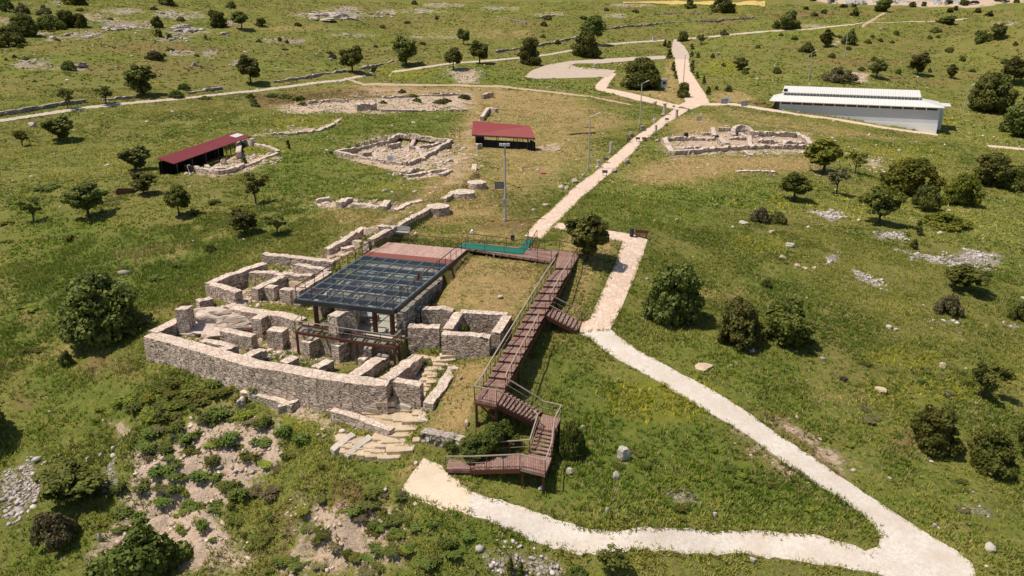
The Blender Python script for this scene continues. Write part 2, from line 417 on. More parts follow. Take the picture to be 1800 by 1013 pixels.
def mat_tint(name, rough=.85, tr=.2, mul=1.0):
    """colour from the painted per-plant tint"""
    t = NT(name); c = t.attr('tint').outputs['Color']
    b = t.n('ShaderNodeBsdfPrincipled'); t.l(c, b.inputs['Base Color']); b.inputs['Roughness'].default_value = rough; b.inputs['Specular IOR Level'].default_value = .12
    if tr:
        tl = t.n('ShaderNodeBsdfTranslucent'); t.l(c, tl.inputs[0]); mx = t.n('ShaderNodeMixShader'); mx.inputs[0].default_value = tr
        t.l(b.outputs[0], mx.inputs[1]); t.l(tl.outputs[0], mx.inputs[2]); t.l(mx.outputs[0], t.out.inputs['Surface'])
    else: t.l(b.outputs[0], t.out.inputs['Surface'])
    return t.m
def mat_glass(name, tintc, f0=.06, trans=.82):
    t = NT(name); lw = t.n('ShaderNodeFresnel'); lw.inputs[0].default_value = 1.45
    tr = t.n('ShaderNodeBsdfTransparent'); tr.inputs[0].default_value = (*tintc, 1)
    gl = t.n('ShaderNodeBsdfGlossy'); gl.inputs[0].default_value = (.75,.72,.66,1); gl.inputs['Roughness'].default_value = .03
    df = t.n('ShaderNodeBsdfDiffuse'); df.inputs[0].default_value = (.055,.065,.07,1)
    m1 = t.n('ShaderNodeMixShader'); m1.inputs[0].default_value = 1-trans; t.l(tr.outputs[0], m1.inputs[1]); t.l(df.outputs[0], m1.inputs[2])
    m2 = t.n('ShaderNodeMixShader'); t.l(lw.outputs[0], m2.inputs[0]); t.l(m1.outputs[0], m2.inputs[1]); t.l(gl.outputs[0], m2.inputs[2])
    t.l(m2.outputs[0], t.out.inputs['Surface']); return t.m
def mat_ribs(name, c0, c1, rz, pitch, rough=.5, metal=0.0, bd=.03):
    """ribbed sheet metal; ribs run across the x axis turned by rz"""
    t = NT(name); g = t.n('ShaderNodeNewGeometry').outputs['Position']; mp = t.n('ShaderNodeMapping'); t.l(g, mp.inputs[0]); mp.inputs['Rotation'].default_value = (0,0,rz)
    s = t.n('ShaderNodeSeparateXYZ'); t.l(mp.outputs[0], s.inputs[0])
    fr = t.math('FRACT', t.math('DIVIDE', s.outputs[0], pitch)); w = t.math('PINGPONG', fr, .5)
    n = t.noise(g, .6, 4); c = t.mix(n, c0, c1)
    c = t.mix(t.math('LESS_THAN', fr, .13), c, tuple(v*.62 for v in c0))
    c = t.mix(t.ramp(t.noise(g, 1.7, 5, .7), [(.5,0),(.8,.35)]), c, tuple(v*.72 for v in c0))
    t.bsdf(c, rough, t.bump(w, .6, bd), metal, .4); return t.m
def make_materials():
    M['ground'] = mat_ground()
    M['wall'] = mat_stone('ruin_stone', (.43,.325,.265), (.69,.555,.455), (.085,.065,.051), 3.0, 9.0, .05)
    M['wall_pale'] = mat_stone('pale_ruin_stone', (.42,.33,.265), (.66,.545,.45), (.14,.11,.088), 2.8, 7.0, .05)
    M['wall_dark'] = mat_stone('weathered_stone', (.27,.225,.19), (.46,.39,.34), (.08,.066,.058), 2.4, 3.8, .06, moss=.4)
    M['bedrock'] = mat_stone('bedrock', (.34,.28,.24), (.55,.47,.41), (.20,.165,.14), 1.1, 1.6, .06, moss=.15)
    M['slab'] = mat_gravel('warm_slab', (.46,.34,.22), (.66,.54,.40), (.34,.25,.16), .25)
    M['block'] = mat_gravel('hewn_block', (.40,.355,.30), (.60,.54,.47), (.25,.21,.17), .35)
    M['rubble'] = mat_tint('rubble', .95, 0)
    M['path'] = mat_paving('path_paving', (.60,.455,.355), (.73,.575,.465), (.40,.30,.22), 1.7, .35, stain=(.66,.45,.31))
    M['white_path'] = mat_gravel('white_path', (.52,.455,.395), (.72,.655,.585), (.47,.375,.29), .6)
    M['beige_path'] = mat_gravel('beige_path', (.58,.475,.35), (.72,.61,.475), (.46,.36,.25), .35)
    M['road'] = mat_gravel('road', (.44,.365,.285), (.58,.49,.39), (.30,.245,.18), .3)
    M['dirt_road'] = mat_gravel('dirt_track', (.40,.30,.19), (.54,.42,.28), (.25,.2,.1), .4)
    M['park'] = mat_gravel('parking', (.44,.355,.285), (.54,.44,.355), (.36,.29,.23), .15)
    M['wheat'] = mat_gravel('wheat', (.50,.35,.11), (.62,.45,.16), (.38,.28,.08), .3)
    M['steel'] = mat_plain('dark_steel', (.045,.045,.05), .45, .3)
    M['rust'] = mat_plain('rust_steel', (.11,.040,.025), .6, .2)
    M['rail'] = mat_plain('rail_steel', (.14,.075,.055), .5, .3)
    M['handrail'] = mat_plain('grey_rail_wood', (.36,.29,.235), .7)
    M['beam'] = mat_plain('blue_steel', (.15,.172,.19), .45, .2)
    M['glass'] = mat_glass('deck_glass', (.78,.85,.85))
    M['carpet'] = mat_plain('green_carpet', (.012,.135,.095), .95, 0, .12)
    M['redmat'] = mat_plain('red_carpet', (.215,.070,.055), .9, 0, .12)
    M['conc'] = mat_gravel('concrete_floor', (.50,.46,.38), (.64,.60,.50), (.38,.34,.27), .15)
    M['pole'] = mat_plain('galvanised', (.50,.48,.45), .5, .3)
    M['lamp'] = mat_plain('lamp_head', (.78,.78,.78), .4)
    M['lens'] = mat_plain('lamp_lens', (.6,.62,.6), .2)
    M['redroof'] = None
    M['white'] = mat_plain('white_paint', (.72,.72,.70), .5, 0, .08)
    M['board'] = mat_plain('sign_face', (.12,.125,.135), .4, 0, .1)
    M['sign_white'] = mat_plain('sign_white', (.68,.71,.74), .4, 0, .06)
    M['ink'] = mat_plain('sign_ink', (.16,.19,.24), .6, 0, .1)
    M['bark'] = mat_plain('bark', (.085,.068,.05), .9, 0, .35)
    M['leaf_dark'] = mat_leaf('leaf_dark', (.060,.078,.014), (.240,.250,.060))
    M['leaf_mid'] = mat_leaf('leaf_mid', (.058,.080,.013), (.215,.225,.046))
    M['leaf_bright'] = mat_leaf('leaf_bright', (.085,.120,.014), (.320,.330,.050))
    M['leaf_brown'] = mat_leaf('leaf_brown', (.100,.086,.036), (.260,.225,.110))
    M['leaf_lush'] = mat_leaf('leaf_lush', (.055,.092,.015), (.200,.235,.050))
    M['grass'] = mat_tint('meadow_grass', .9, .25)
# ------------------------------------------------------------------ layout of paths (photo outlines, laid on the ground)
L_MAIN = [(922,416),(940,395),(970,367),(998,340),(1030,314),(1060,290),(1087,267),(1113,243),(1137,227),(1160,210),(1180,196),(1188,190)]
R_MAIN = [(953,421),(967,405),(990,382),(1017,355),(1033,340),(1067,310),(1093,287),(1112,270),(1128,250),(1157,230),(1175,216),(1195,204),(1212,193)]
T_BR = [(979,391),(1000,395),(1060,405),(1113,413),(1139,421)]
B_BR = [(970,402),(1000,408),(1050,418),(1095,426),(1126,466)]
L_DN = [(1095,425),(1080,468),(1057,518),(1037,562),(1023,568),(1016,586)]
R_DN = [(1139,421),(1120,478),(1097,532),(1083,560),(1076,574),(1073,581)]
L_WH = [(1016,586),(1033,594),(1083,631),(1163,675),(1200,700),(1267,738),(1317,768),(1367,805),(1417,842),(1467,872),(1515,905),(1540,928),(1548,945),(1543,962),(1515,974)]
R_WH = [(1073,581),(1100,601),(1130,622),(1200,660),(1233,676),(1313,725),(1367,765),(1433,808),(1500,855),(1567,898),(1633,942),(1680,968),(1708,992),(1716,1010),(1712,1030)]
T_LO = [(825,866),(883,882),(933,898),(1000,922),(1060,935),(1100,934),(1200,930),(1333,933),(1433,943),(1493,956),(1530,975),(1600,985),(1700,1000)]
B_LO = [(823,905),(860,918),(900,935),(950,957),(1000,972),(1060,978),(1197,974),(1300,973),(1433,992),(1533,1008),(1600,1030),(1660,1050),(1705,1060)]
T_BE = [(745,806),(762,812),(782,824),(789,834),(805,846),(830,867)]
B_BE = [(722,836),(714,848),(704,866),(743,885),(790,899),(826,906)]
TRACK_L = [(-60,216,5),(0,213,5),(60,204,5),(150,190,5),(250,180,4.5),(330,173,4),(420,163,4),(480,156,4),(540,148,4),(600,142,4),(640,134,4),(690,127,3.5),(760,117,3.5),(850,108,3),(960,97,3),(1050,80,3),(1110,75,3),(1170,71,3)]
TRACK_R = [(1200,69,3),(1260,64,3),(1330,57,3),(1420,52,2.5),(1500,44,2.5),(1600,38,2),(1700,33,2)]
FARM = [(606,138,5),(640,149,5),(720,150,4),(800,150,4),(880,152,4),(960,161,3.5),(1040,171,3.5),(1110,185,3)]
SIDE = [(1210,184,4),(1290,184,4.5),(1335,191,4.5),(1400,202,4.5),(1480,212,4),(1560,226,4),(1648,237,4)]
KIOSK_L = [(1074,128),(1060,136),(1045,152),(1048,159),(1075,165),(1120,177),(1160,186),(1184,193)]
KIOSK_R = [(1084,130),(1074,142),(1066,156),(1080,158),(1110,164),(1150,174),(1183,183),(1200,186)]
UP_L = [(1190,186),(1204,180),(1203,170),(1195,150),(1188,124),(1186,104)]
UP_R = [(1215,193),(1248,181),(1240,165),(1228,148),(1213,124),(1211,104)]
GATE_L = [(1186,104),(1181,95),(1180,84),(1183,70)]
GATE_R = [(1212,104),(1212,96),(1204,82),(1192,69)]
PARK_L = [(1170,98),(1110,101),(1060,104),(1000,108),(960,115),(936,124),(921,136)]
PARK_R = [(1170,104),(1112,107),(1060,112),(1012,112),(995,117),(1000,122),(1083,124),(1068,136),(1000,138),(940,139)]
def strip_from_edges(L, R, n=None, wob=.10, seed=1):
    """two photo edges -> rows of ground points"""
    def res(E, n):
        Q = [q.to_2d() for q in GB(E)]; d = [0]
        for a, b in zip(Q, Q[1:]): d.append(d[-1]+(b-a).length)
        out = []
        for k in range(n):
            s = d[-1]*k/(n-1); i = 0
            while i < len(Q)-2 and d[i+1] < s: i += 1
            u = (s-d[i])/max(d[i+1]-d[i], 1e-6); out.append(Q[i].lerp(Q[i+1], u))
        return out, d[-1]
    _, la = res(L, 4); _, lb = res(R, 4)
    n = n or int(max(la, lb)/.45)+3
    a, _ = res(L, n); b, _ = res(R, n); r = random.Random(seed); rows = []
    for i in range(n):
        w = (b[i]-a[i]); wl = max(w.length, .01); w = w/wl
        ja = wob*(r.random()-.5)*2; jb = wob*(r.random()-.5)*2
        rows.append((a[i]+w*ja, b[i]+w*jb))
    return rows
def strip_from_line(L, wob=.12, seed=1):
    """photo centre line with widths in photo pixels (height) -> rows"""
    Lq = [(x, y-w/2) for x, y, w in L]; Rq = [(x, y+w/2) for x, y, w in L]
    return strip_from_edges(Lq, Rq, None, wob, seed)
STRIPS = []
def plan_paths():
    S = STRIPS
    S.append(('path', strip_from_edges(L_MAIN, R_MAIN, None, .03, 2), 'path', .060))
    S.append(('path', strip_from_edges(T_BR, B_BR, None, .03, 3), 'path', .052))
    S.append(('path', strip_from_edges(L_DN, R_DN, None, .03, 4), 'path', .064))
    S.append(('path', strip_from_edges(KIOSK_L, KIOSK_R, None, .03, 5), 'path', .056))
    S.append(('path', strip_from_edges(UP_L, UP_R, None, .03, 6), 'path', .064))
    S.append(('path', strip_from_line(SIDE, .08, 7), 'path', .048))
    S.append(('white_path', strip_from_edges(L_WH, R_WH, None, .09, 8), 'white_path', .068))
    S.append(('white_path', strip_from_edges(T_LO, B_LO, None, .09, 9), 'white_path', .060))
    S.append(('path_landing', strip_from_edges(T_BE, B_BE, None, .12, 10), 'beige_path', .052))
    S.append(('road', strip_from_line(TRACK_L, .25, 11), 'road', .07))
    S.append(('road', strip_from_line(TRACK_R, .25, 12), 'road', .07))
    S.append(('track', strip_from_line(FARM, .35, 13), 'dirt_road', .06))
    S.append(('road', strip_from_edges(GATE_L, GATE_R, None, .1, 14), 'park', .08))
    S.append(('parking_area', strip_from_edges(PARK_L, PARK_R, None, .1, 15), 'park', .09))
    S.append(('track', strip_from_line([(1515,48,6),(1530,38,6),(1545,28,5),(1562,20,4)], .3, 16), 'dirt_road', .07))
    S.append(('path', strip_from_line([(1735,257,4),(1770,260,4),(1810,264,4)], .1, 17), 'path', .05))
    for nm, rows, m, dz in S:
        poly = [tuple(a) for a, b in rows]+[tuple(b) for a, b in reversed(rows)]
        NOBUMP.append((poly, .55)); PATHPOLY.append(poly)
PATHPOLY = []
def build_paths():
    for nm, rows, m, dz in STRIPS:
        nc = 8; V = []; Fs = []
        for a, b in rows:
            for k in range(nc+1): V.append(a.lerp(b, k/nc))
        xy = np.array([tuple(v) for v in V]); z = height(xy[:, 0], xy[:, 1])+dz
        n = len(rows)
        P3 = [(x, y, h) for (x, y), h in zip(xy, z)]
        for i in range(n-1):
            for k in range(nc):
                q = i*(nc+1)+k; Fs.append((q, q+1, q+nc+2, q+nc+1))
        # side skirts down to the soil
        for k in (0, nc):
            base = len(P3)
            for i in range(n):
                x, y, h = P3[i*(nc+1)+k]; P3.append((x, y, h-.3))
            for i in range(n-1):
                Fs.append((i*(nc+1)+k, (i+1)*(nc+1)+k, base+i+1, base+i))
        mb = MB(); mb.add(P3, Fs); o = mb.build(nm, M[m])
        up = np.zeros(len(o.data.polygons)*3); o.data.polygons.foreach_get('normal', up)
        if up.reshape(-1, 3)[:nc*(n-1), 2].mean() < 0: o.data.flip_normals()
        tag(o, kind='structure')
# ------------------------------------------------------------------ what grows or lies where: (kind, strength, photo outline)
def ell(cx, cy, rx, ry, n=12): return [(cx+rx*math.cos(2*math.pi*k/n), cy+ry*math.sin(2*math.pi*k/n)) for k in range(n)]
ZONES = [
 ('dry',.74,[(785,465),(830,446),(965,468),(950,500),(905,560),(870,590),(800,545),(755,540)]),
 ('dry',.74,[(800,640),(862,632),(845,690),(825,760),(765,772),(750,745),(775,700)]),
 ('dry',.62,[(850,160),(1000,165),(1120,212),(1050,240),(1000,300),(900,372),(850,330),(840,250)]),
 ('dry',.85,[(1095,300),(1190,275),(1430,277),(1450,305),(1290,305),(1180,325),(1110,325)]),
 ('dry',.8,[(1170,205),(1250,200),(1300,230),(1420,232),(1455,260),(1380,262),(1200,262)]),
 ('dry',1.0,[(790,275),(828,180),(850,175),(838,290),(830,330),(765,352),(690,412),(640,440),(625,425),(745,340)]),
 ('dry',.85,[(1100,160),(1150,172),(1195,183),(1203,172),(1190,120),(1183,105),(1172,105),(1165,160),(1110,155)]),
 ('dry',.75,[(1245,165),(1300,160),(1330,175),(1300,182),(1250,180)]),
 ('dry',.55,[(720,412),(900,395),(930,405),(915,425),(830,425)]),
 ('dry',.55,[(1040,410),(1095,428),(1020,566),(965,600),(1000,490)]),
 ('dry',.6,[(690,870),(745,810),(722,800),(700,840)]),('dry',.6,[(780,835),(830,850),(830,870),(800,850)]),
 ('dry',.75,[(600,150),(870,152),(960,162),(1000,180),(840,172),(640,160)]),
 ('dry',.55,[(1520,45),(1560,18),(1575,22),(1535,50)]),
 ('dry',.5,[(560,355),(690,380),(640,420),(560,380)]),
 ('bare',.95,[(590,270),(680,237),(790,250),(788,275),(735,303),(640,285)]),
 ('bare',.8,[(695,312),(745,298),(800,262),(812,280),(770,310),(720,318)]),
 ('bare',.8,[(550,356),(620,350),(700,358),(690,374),(560,366)]),
 ('bare',1.0,[(560,447),(640,402),(692,402),(610,446),(590,458)]),
 ('bare',.9,[(235,800),(300,790),(320,760),(400,715),(480,755),(500,790),(470,820),(420,860),(390,900),(440,985),(310,1013),(170,1013),(160,980),(215,910)]),
 ('bare',.7,[(190,740),(220,735),(240,770),(205,775)]),
 ('bare',.8,[(395,655),(560,715),(610,755),(590,775),(560,745),(460,705),(400,680)]),
 ('bare',.8,[(330,302),(400,265),(480,268),(490,275),(440,302),(370,312)]),
 ('bare',.85,[(480,185),(640,172),(830,165),(825,195),(640,200),(500,200)]),
 ('bare',.7,[(430,237),(560,222),(600,208),(600,218),(560,232),(500,240)]),
 ('bare',.8,[(1160,260),(1200,235),(1420,235),(1440,275),(1180,277)]),
 ('bare',.62,[(640,900),(720,870),(720,1013),(480,1013),(520,870)]),
 ('bare',.5,[(1283,715),(1340,762),(1420,850),(1365,835),(1290,790)]),
 ('bare',.5,[(1350,740),(1500,850),(1480,800),(1400,745)]),
 ('bare',.5,[(940,255),(990,250),(985,265),(945,267)]),
 ('bare',.6,[(780,120),(850,125),(840,148),(800,146)]),
 ('bare',.5,[(1500,262),(1560,285),(1545,298),(1500,295)]),
 ('bare',.9,[(1385,-4),(1800,-4),(1800,4),(1700,14),(1600,10),(1450,6)]),
 ('bare',.7,[(1470,60),(1480,75),(1460,85)]),('bare',.75,[(1495,125),(1530,130),(1525,145),(1500,143)]),
 ('rock',1.0,[(1420,368),(1480,371),(1484,380),(1462,390),(1440,380)]),
 ('rock',1.0,[(1535,408),(1588,410),(1588,420),(1548,422)]),
 ('rock',.9,[(1592,443),(1660,450),(1700,438),(1765,448),(1755,470),(1690,468),(1610,456)]),
 ('rock',1.0,[(1450,448),(1472,446),(1480,462),(1460,466)]),
 ('rock',.9,[(1485,466),(1505,472),(1556,500),(1540,508),(1495,482)]),
 ('bare',.95,[(368,770),(420,752),(440,778),(410,830),(375,822)]),('bare',.95,[(440,768),(490,770),(505,800),(470,822),(445,800)]),
 ('rock',.9,[(0,820),(60,808),(75,850),(20,920),(0,915)]),('rock',.8,[(170,835),(205,800),(215,860),(180,875)]),
 ('rock',.9,[(850,975),(900,968),(970,985),(1000,1005),(900,1013),(850,1000)]),
 ('rock',.7,[(1165,865),(1215,860),(1240,880),(1190,892)]),('rock',.6,[(1680,890),(1740,890),(1745,912),(1690,905)]),
 ('rock',.7,[(1625,560),(1690,560),(1680,575),(1640,572)]),('rock',.6,[(1740,565),(1800,568),(1800,580),(1750,575)]),
 ('rock',.6,[(1075,795),(1110,790),(1105,820),(1085,818)]),
]
for c in [(15,38,14,6),(105,6,16,5),(160,30,20,6),(200,40,30,9),(250,45,40,8),(315,26,45,9),(330,55,40,7),(300,68,30,6),(150,62,35,7),(95,70,20,5),(60,115,40,9),(95,118,30,6),(130,120,20,5),(215,20,40,6),(320,95,25,6),(370,95,15,9),(425,110,20,6),(500,72,40,5),(600,24,45,13),(545,28,32,5),(680,22,20,6),(620,62,40,3),(740,20,40,5),(780,10,40,4),(880,15,35,4),(965,25,30,4),(1080,28,25,5),(1110,10,40,3),(760,66,60,3),(400,40,30,6),(60,60,30,4),(1430,45,40,4),(1590,5,60,4),(1770,42,25,4)]:
    
    rz_ = random.Random(int(c[0]*7+c[1])); cx_, cy_, rx_, ry_ = c
    for q in range(5):
        ZONES.append(('rock', rz_.uniform(.45,.8), ell(cx_+rz_.uniform(-.75,.75)*rx_, cy_+rz_.uniform(-.7,.7)*ry_, rx_*rz_.uniform(.2,.55), ry_*rz_.uniform(.15,.45), 9)))
    ZONES.append(('bare', .42, ell(cx_, cy_, rx_*1.15, ry_*1.1)))
for c in [(250,120,200,12),(520,150,40,8),(500,20,40,8),(760,35,160,4),(900,40,60,5)]:
    ZONES.append(('brown', .45, ell(*c)))
ZONES += [
 ('bare',.5,[(795,275),(828,180),(845,180),(838,290),(828,330),(765,348),(690,405),(645,435),(632,425),(748,338)]),('brown',.6,[(790,275),(825,175),(850,175),(842,290),(835,330),(765,352),(690,412),(640,440),(625,425),(745,335)]),
 ('bare',.4,[(640,152),(830,156),(828,180),(640,190),(520,185)]),
 ('bare',.62,[(330,600),(500,642),(690,668),(735,625),(640,590),(530,562),(400,538)]),('bare',.55,[(372,500),(462,462),(585,468),(548,545),(400,535)]),
 ('dry',.8,[(640,150),(840,155),(1000,185),(1080,215),(1000,210),(860,185),(640,165)]),('dry',.7,[(800,290),(835,290),(880,330),(900,385),(760,400),(720,395),(800,345)]),
 ('dry',.55,[(900,270),(1000,250),(1040,240),(1060,270),(990,330),(930,330)]),('dry',.6,[(1000,410),(1040,430),(1000,470),(980,440)]),('brown',.6,ell(885,395,70,18)),
 ('dry',.5,[(1230,180),(1400,212),(1560,238),(1640,245),(1560,250),(1300,222)]),('dry',.4,ell(1480,700,60,14)),('dry',.45,ell(1250,520,70,10)),('dry',.4,ell(300,440,40,16)),('dry',.4,ell(240,450,40,18)),('dry',.45,ell(120,620,40,14)),('dry',.45,ell(60,560,30,16)),
 ('brown',.5,ell(1650,140,120,8)),('brown',.5,ell(1500,110,120,8)),('brown',.5,ell(300,85,160,8)),('dry',.4,ell(500,50,120,8)),('dry',.4,ell(850,60,120,8)),
 ('brown',.85,[(420,165),(640,152),(830,155),(835,165),(640,180),(450,190)]),
 ('brown',.6,[(480,880),(640,850),(720,900),(740,1013),(470,1013)]),
 ('brown',.6,[(1283,745),(1340,765),(1420,850),(1365,840),(1300,800)]),
 ('brown',.7,[(1330,722),(1400,745),(1500,845),(1490,850),(1380,770)]),
 ('brown',.5,[(1140,160),(1100,190),(1010,170),(1060,166)]),
 ('brown',.7,[(1345,25),(1430,20),(1470,22),(1460,32),(1360,34)]),
 ('brown',.5,[(1560,760),(1640,730),(1640,800),(1560,800)]),
 ('brown',.4,ell(200,650,60,30)),('brown',.5,[(0,640),(40,640),(60,720),(20,730)]),
 ('lush',.85,[(930,690),(970,600),(1100,660),(1290,770),(1500,880),(1530,930),(1200,925),(1050,925),(880,870),(830,850),(960,850)]),
 ('lush',.75,[(200,380),(420,420),(400,480),(250,570),(120,600),(0,600),(0,330)]),
 ('lush',.8,[(590,790),(700,800),(690,860),(860,930),(950,960),(820,960),(700,900),(600,860)]),
 ('lush',.6,[(560,205),(840,190),(800,235),(690,232),(560,262),(500,245)]),('lush',.6,[(440,255),(590,270),(700,310),(560,350),(420,340)]),
 ('lush',.6,[(1020,330),(1200,330),(1420,310),(1420,360),(1100,410),(1000,380)]),
 ('lush',.55,[(660,120),(930,120),(940,140),(1050,142),(1040,160),(860,150),(690,140)]),
 ('lush',.5,[(1080,580),(1300,600),(1500,700),(1700,850),(1800,1000),(1700,960),(1400,760),(1200,650)]),
 ('lush',.6,[(0,620),(260,640),(420,720),(300,780),(150,800),(0,800)]),('lush',.5,[(0,930),(160,930),(160,1013),(0,1013)]),
 ('yellow',.85,ell(1170,705,110,42)),('yellow',.7,ell(1585,632,70,16)),('yellow',.9,ell(541,738,48,16)),('yellow',.6,ell(540,215,70,10)),
 ('yellow',.8,ell(715,130,50,9)),('yellow',.7,ell(1270,120,40,14)),('yellow',.6,ell(1600,215,120,12)),('yellow',.55,ell(1340,430,60,14)),('yellow',.5,ell(1550,270,120,14)),
 ('yellow',.7,[(1340,57),(1480,45),(1520,45),(1640,35),(1640,40),(1500,55),(1340,62)]),('yellow',.5,ell(1620,690,120,26)),('yellow',.5,ell(450,270,60,14)),('yellow',.45,ell(1480,360,200,16)),
]
ZI = {'dry':0,'bare':1,'rock':2,'lush':3,'yellow':4,'brown':5}
ZP = []
def plan_zones():
    ROUGH.append((gpoly([(170,760),(330,715),(500,760),(640,830),(720,890),(740,1013),(160,1013),(120,900)]), 1.5))
    ROUGH.append((gpoly([(0,790),(80,790),(100,900),(0,940)]), .8))
    flat = [q for _, _, pts in ZONES for q in pts]; flat = [(q.x, q.y) for q in GB(flat)]; i0 = 0
    for k, s, pts in ZONES:
        poly = np.array(flat[i0:i0+len(pts)]); i0 += len(pts); sz = float(np.sqrt(max(np.ptp(poly[:,0])*np.ptp(poly[:,1]), 1)))
        ZP.append((ZI[k], s, poly, min(max(.16*sz, .8), 5.0)))
def zone_vals(x, y):
    out = np.zeros((6, len(x)))
    for i, s, poly, fd in ZP:
        d = sdist_box(poly, x, y, fd)
        out[i] = np.maximum(out[i], s*(1-sstep(-fd, fd, d)))
    return out
def build_terrain():
    na, nr = 900, 1150
    a = np.concatenate([np.linspace(-80, -42, 60, endpoint=False), np.linspace(-42, 42, na), np.linspace(42, 80, 61)[1:]])*math.pi/180
    r = np.concatenate([np.linspace(4, 34, 40, endpoint=False), np.geomspace(34, 520, nr), np.geomspace(520, 1500, 50)[1:]])
    A, R = np.meshgrid(a, r); x = (R*np.sin(A)).ravel(); y = (R*np.cos(A)).ravel()
    z = height(x, y); zv = zone_vals(x, y)
    k = (zv[1]+zv[2])
    z += np.where(k > .2, (fbm(x/.8, y/.8, 21, 2)-.5)*.22*np.clip(k, 0, 1), 0)*0
    V = np.stack([x, y, z], 1); nA = len(a); nR = len(r)
    i = np.arange(nR-1)[:, None]*nA+np.arange(nA-1)[None]
    Fc = np.stack([i, i+1, i+nA+1, i+nA], -1).reshape(-1, 4)[:, ::-1]
    o = np_mesh('ground', V, Fc, 4, M['ground'], {'zone_a': zv[:3].T, 'zone_b': zv[3:].T}, smooth=True)
    tag(o, kind='structure')
    # the land behind the viewpoint, so the sheet is complete
    mb = MB(); n = 24; ring = []
    for rr in (4, 60, 300, 1500):
        ring.append([(rr*math.sin(t), rr*math.cos(t)) for t in np.linspace(math.radians(80), math.radians(280), n)])
    pts = [(px_, py_, hz(px_, py_)) for rg in ring for px_, py_ in rg]
    fs = [(k_*n+j, k_*n+j+1, (k_+1)*n+j+1, (k_+1)*n+j) for k_ in range(3) for j in range(n-1)]
    mb.add(pts, fs); tag(mb.build('ground', M['ground']), kind='structure')
# ------------------------------------------------------------------ helpers for the site
DK = {}
def sink(pts, depth, blend=.4, z=None):
    Q = GB(pts); A = np.array([(1, q.x, q.y) for q in Q]); b = np.array([q.z for q in Q])
    c = np.linalg.lstsq(A, b, rcond=None)[0] if z is None else np.array([z, 0, 0])
    FLATS.append(([(q.x, q.y) for q in Q], (float(c[0]-depth), float(c[1]), float(c[2])), blend))
def flat_at(pts, z, blend=.4):
    """pts: (px, py, height at which that photo position is read)"""
    FLATS.append(([tuple(P(*p)[:2]) for p in pts], z, blend))
def plan_site():
    # the deck's own rectangle at height 0
    fr = P(692, 544, 0); br = P(818, 439, 0); fl = P(528, 520, 0)
    v = (br-fr); DK['L'] = v.length; v.normalize(); u = (fl-fr); u = u-v*u.dot(v); DK['W'] = u.length; u.normalize()
    DK.update(o=fr, u=u, v=v)
    # lower rooms behind the curved front wall
    flat_at([(262,586,-3.2),(329,603,-3.2),(388,623,-3.2),(447,641,-3.2),(506,648,-3.2),(563,659,-3.2),(626,668,-3.2),(682,672,-3.2),(719,636,-3.2),(700,610,-2.9),(640,588,-2.6),(530,562,-2.3),(459,549,-2.3),(400,535,-2.3),(325,540,-2.4)], -4.2, .35)
    flat_at([(367,498,-1.7),(462,462,-1.2),(586,468,-1.1),(600,500,-1.5),(545,545,-2.3),(530,561,-2.3),(459,548,-2.3),(400,535,-2.3)], -2.9, .35)
    flat_at([(420,480,-1.6),(462,450,-1.2),(586,460,-1.2),(580,478,-1.4),(548,486,-1.5),(435,478,-1.5)], -2.15, .3)
    W = DK['W']; L = DK['L']
    def dk(a, b): q = DK['o']+u*a+v*b; return (q.x, q.y)
    FLATS.append(([dk(-.6,-.6), dk(W+.3,-.6), dk(W+.3,L*.70), dk(-.6,L*.70)], -2.6, .4))
    flat_at([(700,556,-1.4),(730,540,-1.2),(762,524,-1.2),(782,490,-1.0),(806,456,-.7),(795,456,-.7)], -2.0, .5)
    FLATS.append(([dk(-.2,L*.74), dk(W+.2,L*.74), dk(W+.2,L+.2), dk(-.2,L+.2)], -.25, .5))
    # square rooms right of the deck
    flat_at([(718,572,-1.5),(731,540,-1.3),(806,547,-1.4),(892,551,-1.4),(872,585,-1.5),(860,590,-1.6),(781,584,-1.6)], -3.3, .35)
    # bank held by the town wall
    flat_at([(655,420,.8),(692,398,.8),(754,365,.8),(800,335,.8),(834,302,.5),(812,302,.5),(760,338,.8),(690,385,.8),(640,416,.8)], .72, 1.0)
    sink([(572,270),(700,238),(796,250),(790,276),(736,304),(640,288)], .95, .22)
    sink([(700,310),(745,298),(800,265),(812,280),(770,310),(720,316)], .35, .5)
    sink([(563,447),(640,403),(692,401),(612,446),(590,457)], .6, .25)
    sink([(325,300),(400,262),(470,266),(440,300),(385,309)], .55, .4)
    FLATS.append(([tuple(P(*p)[:2]) for p in [(276,279,.6),(305,289,.5),(442,240,.5),(413,233,.9)]], -1.75, .5))
    NOBUMP.append(([dk(-2,-5), dk(W+9,-5), dk(W+9,L), dk(-2,L)], 1.0))
def W_(pts): return [P(*p) for p in pts]
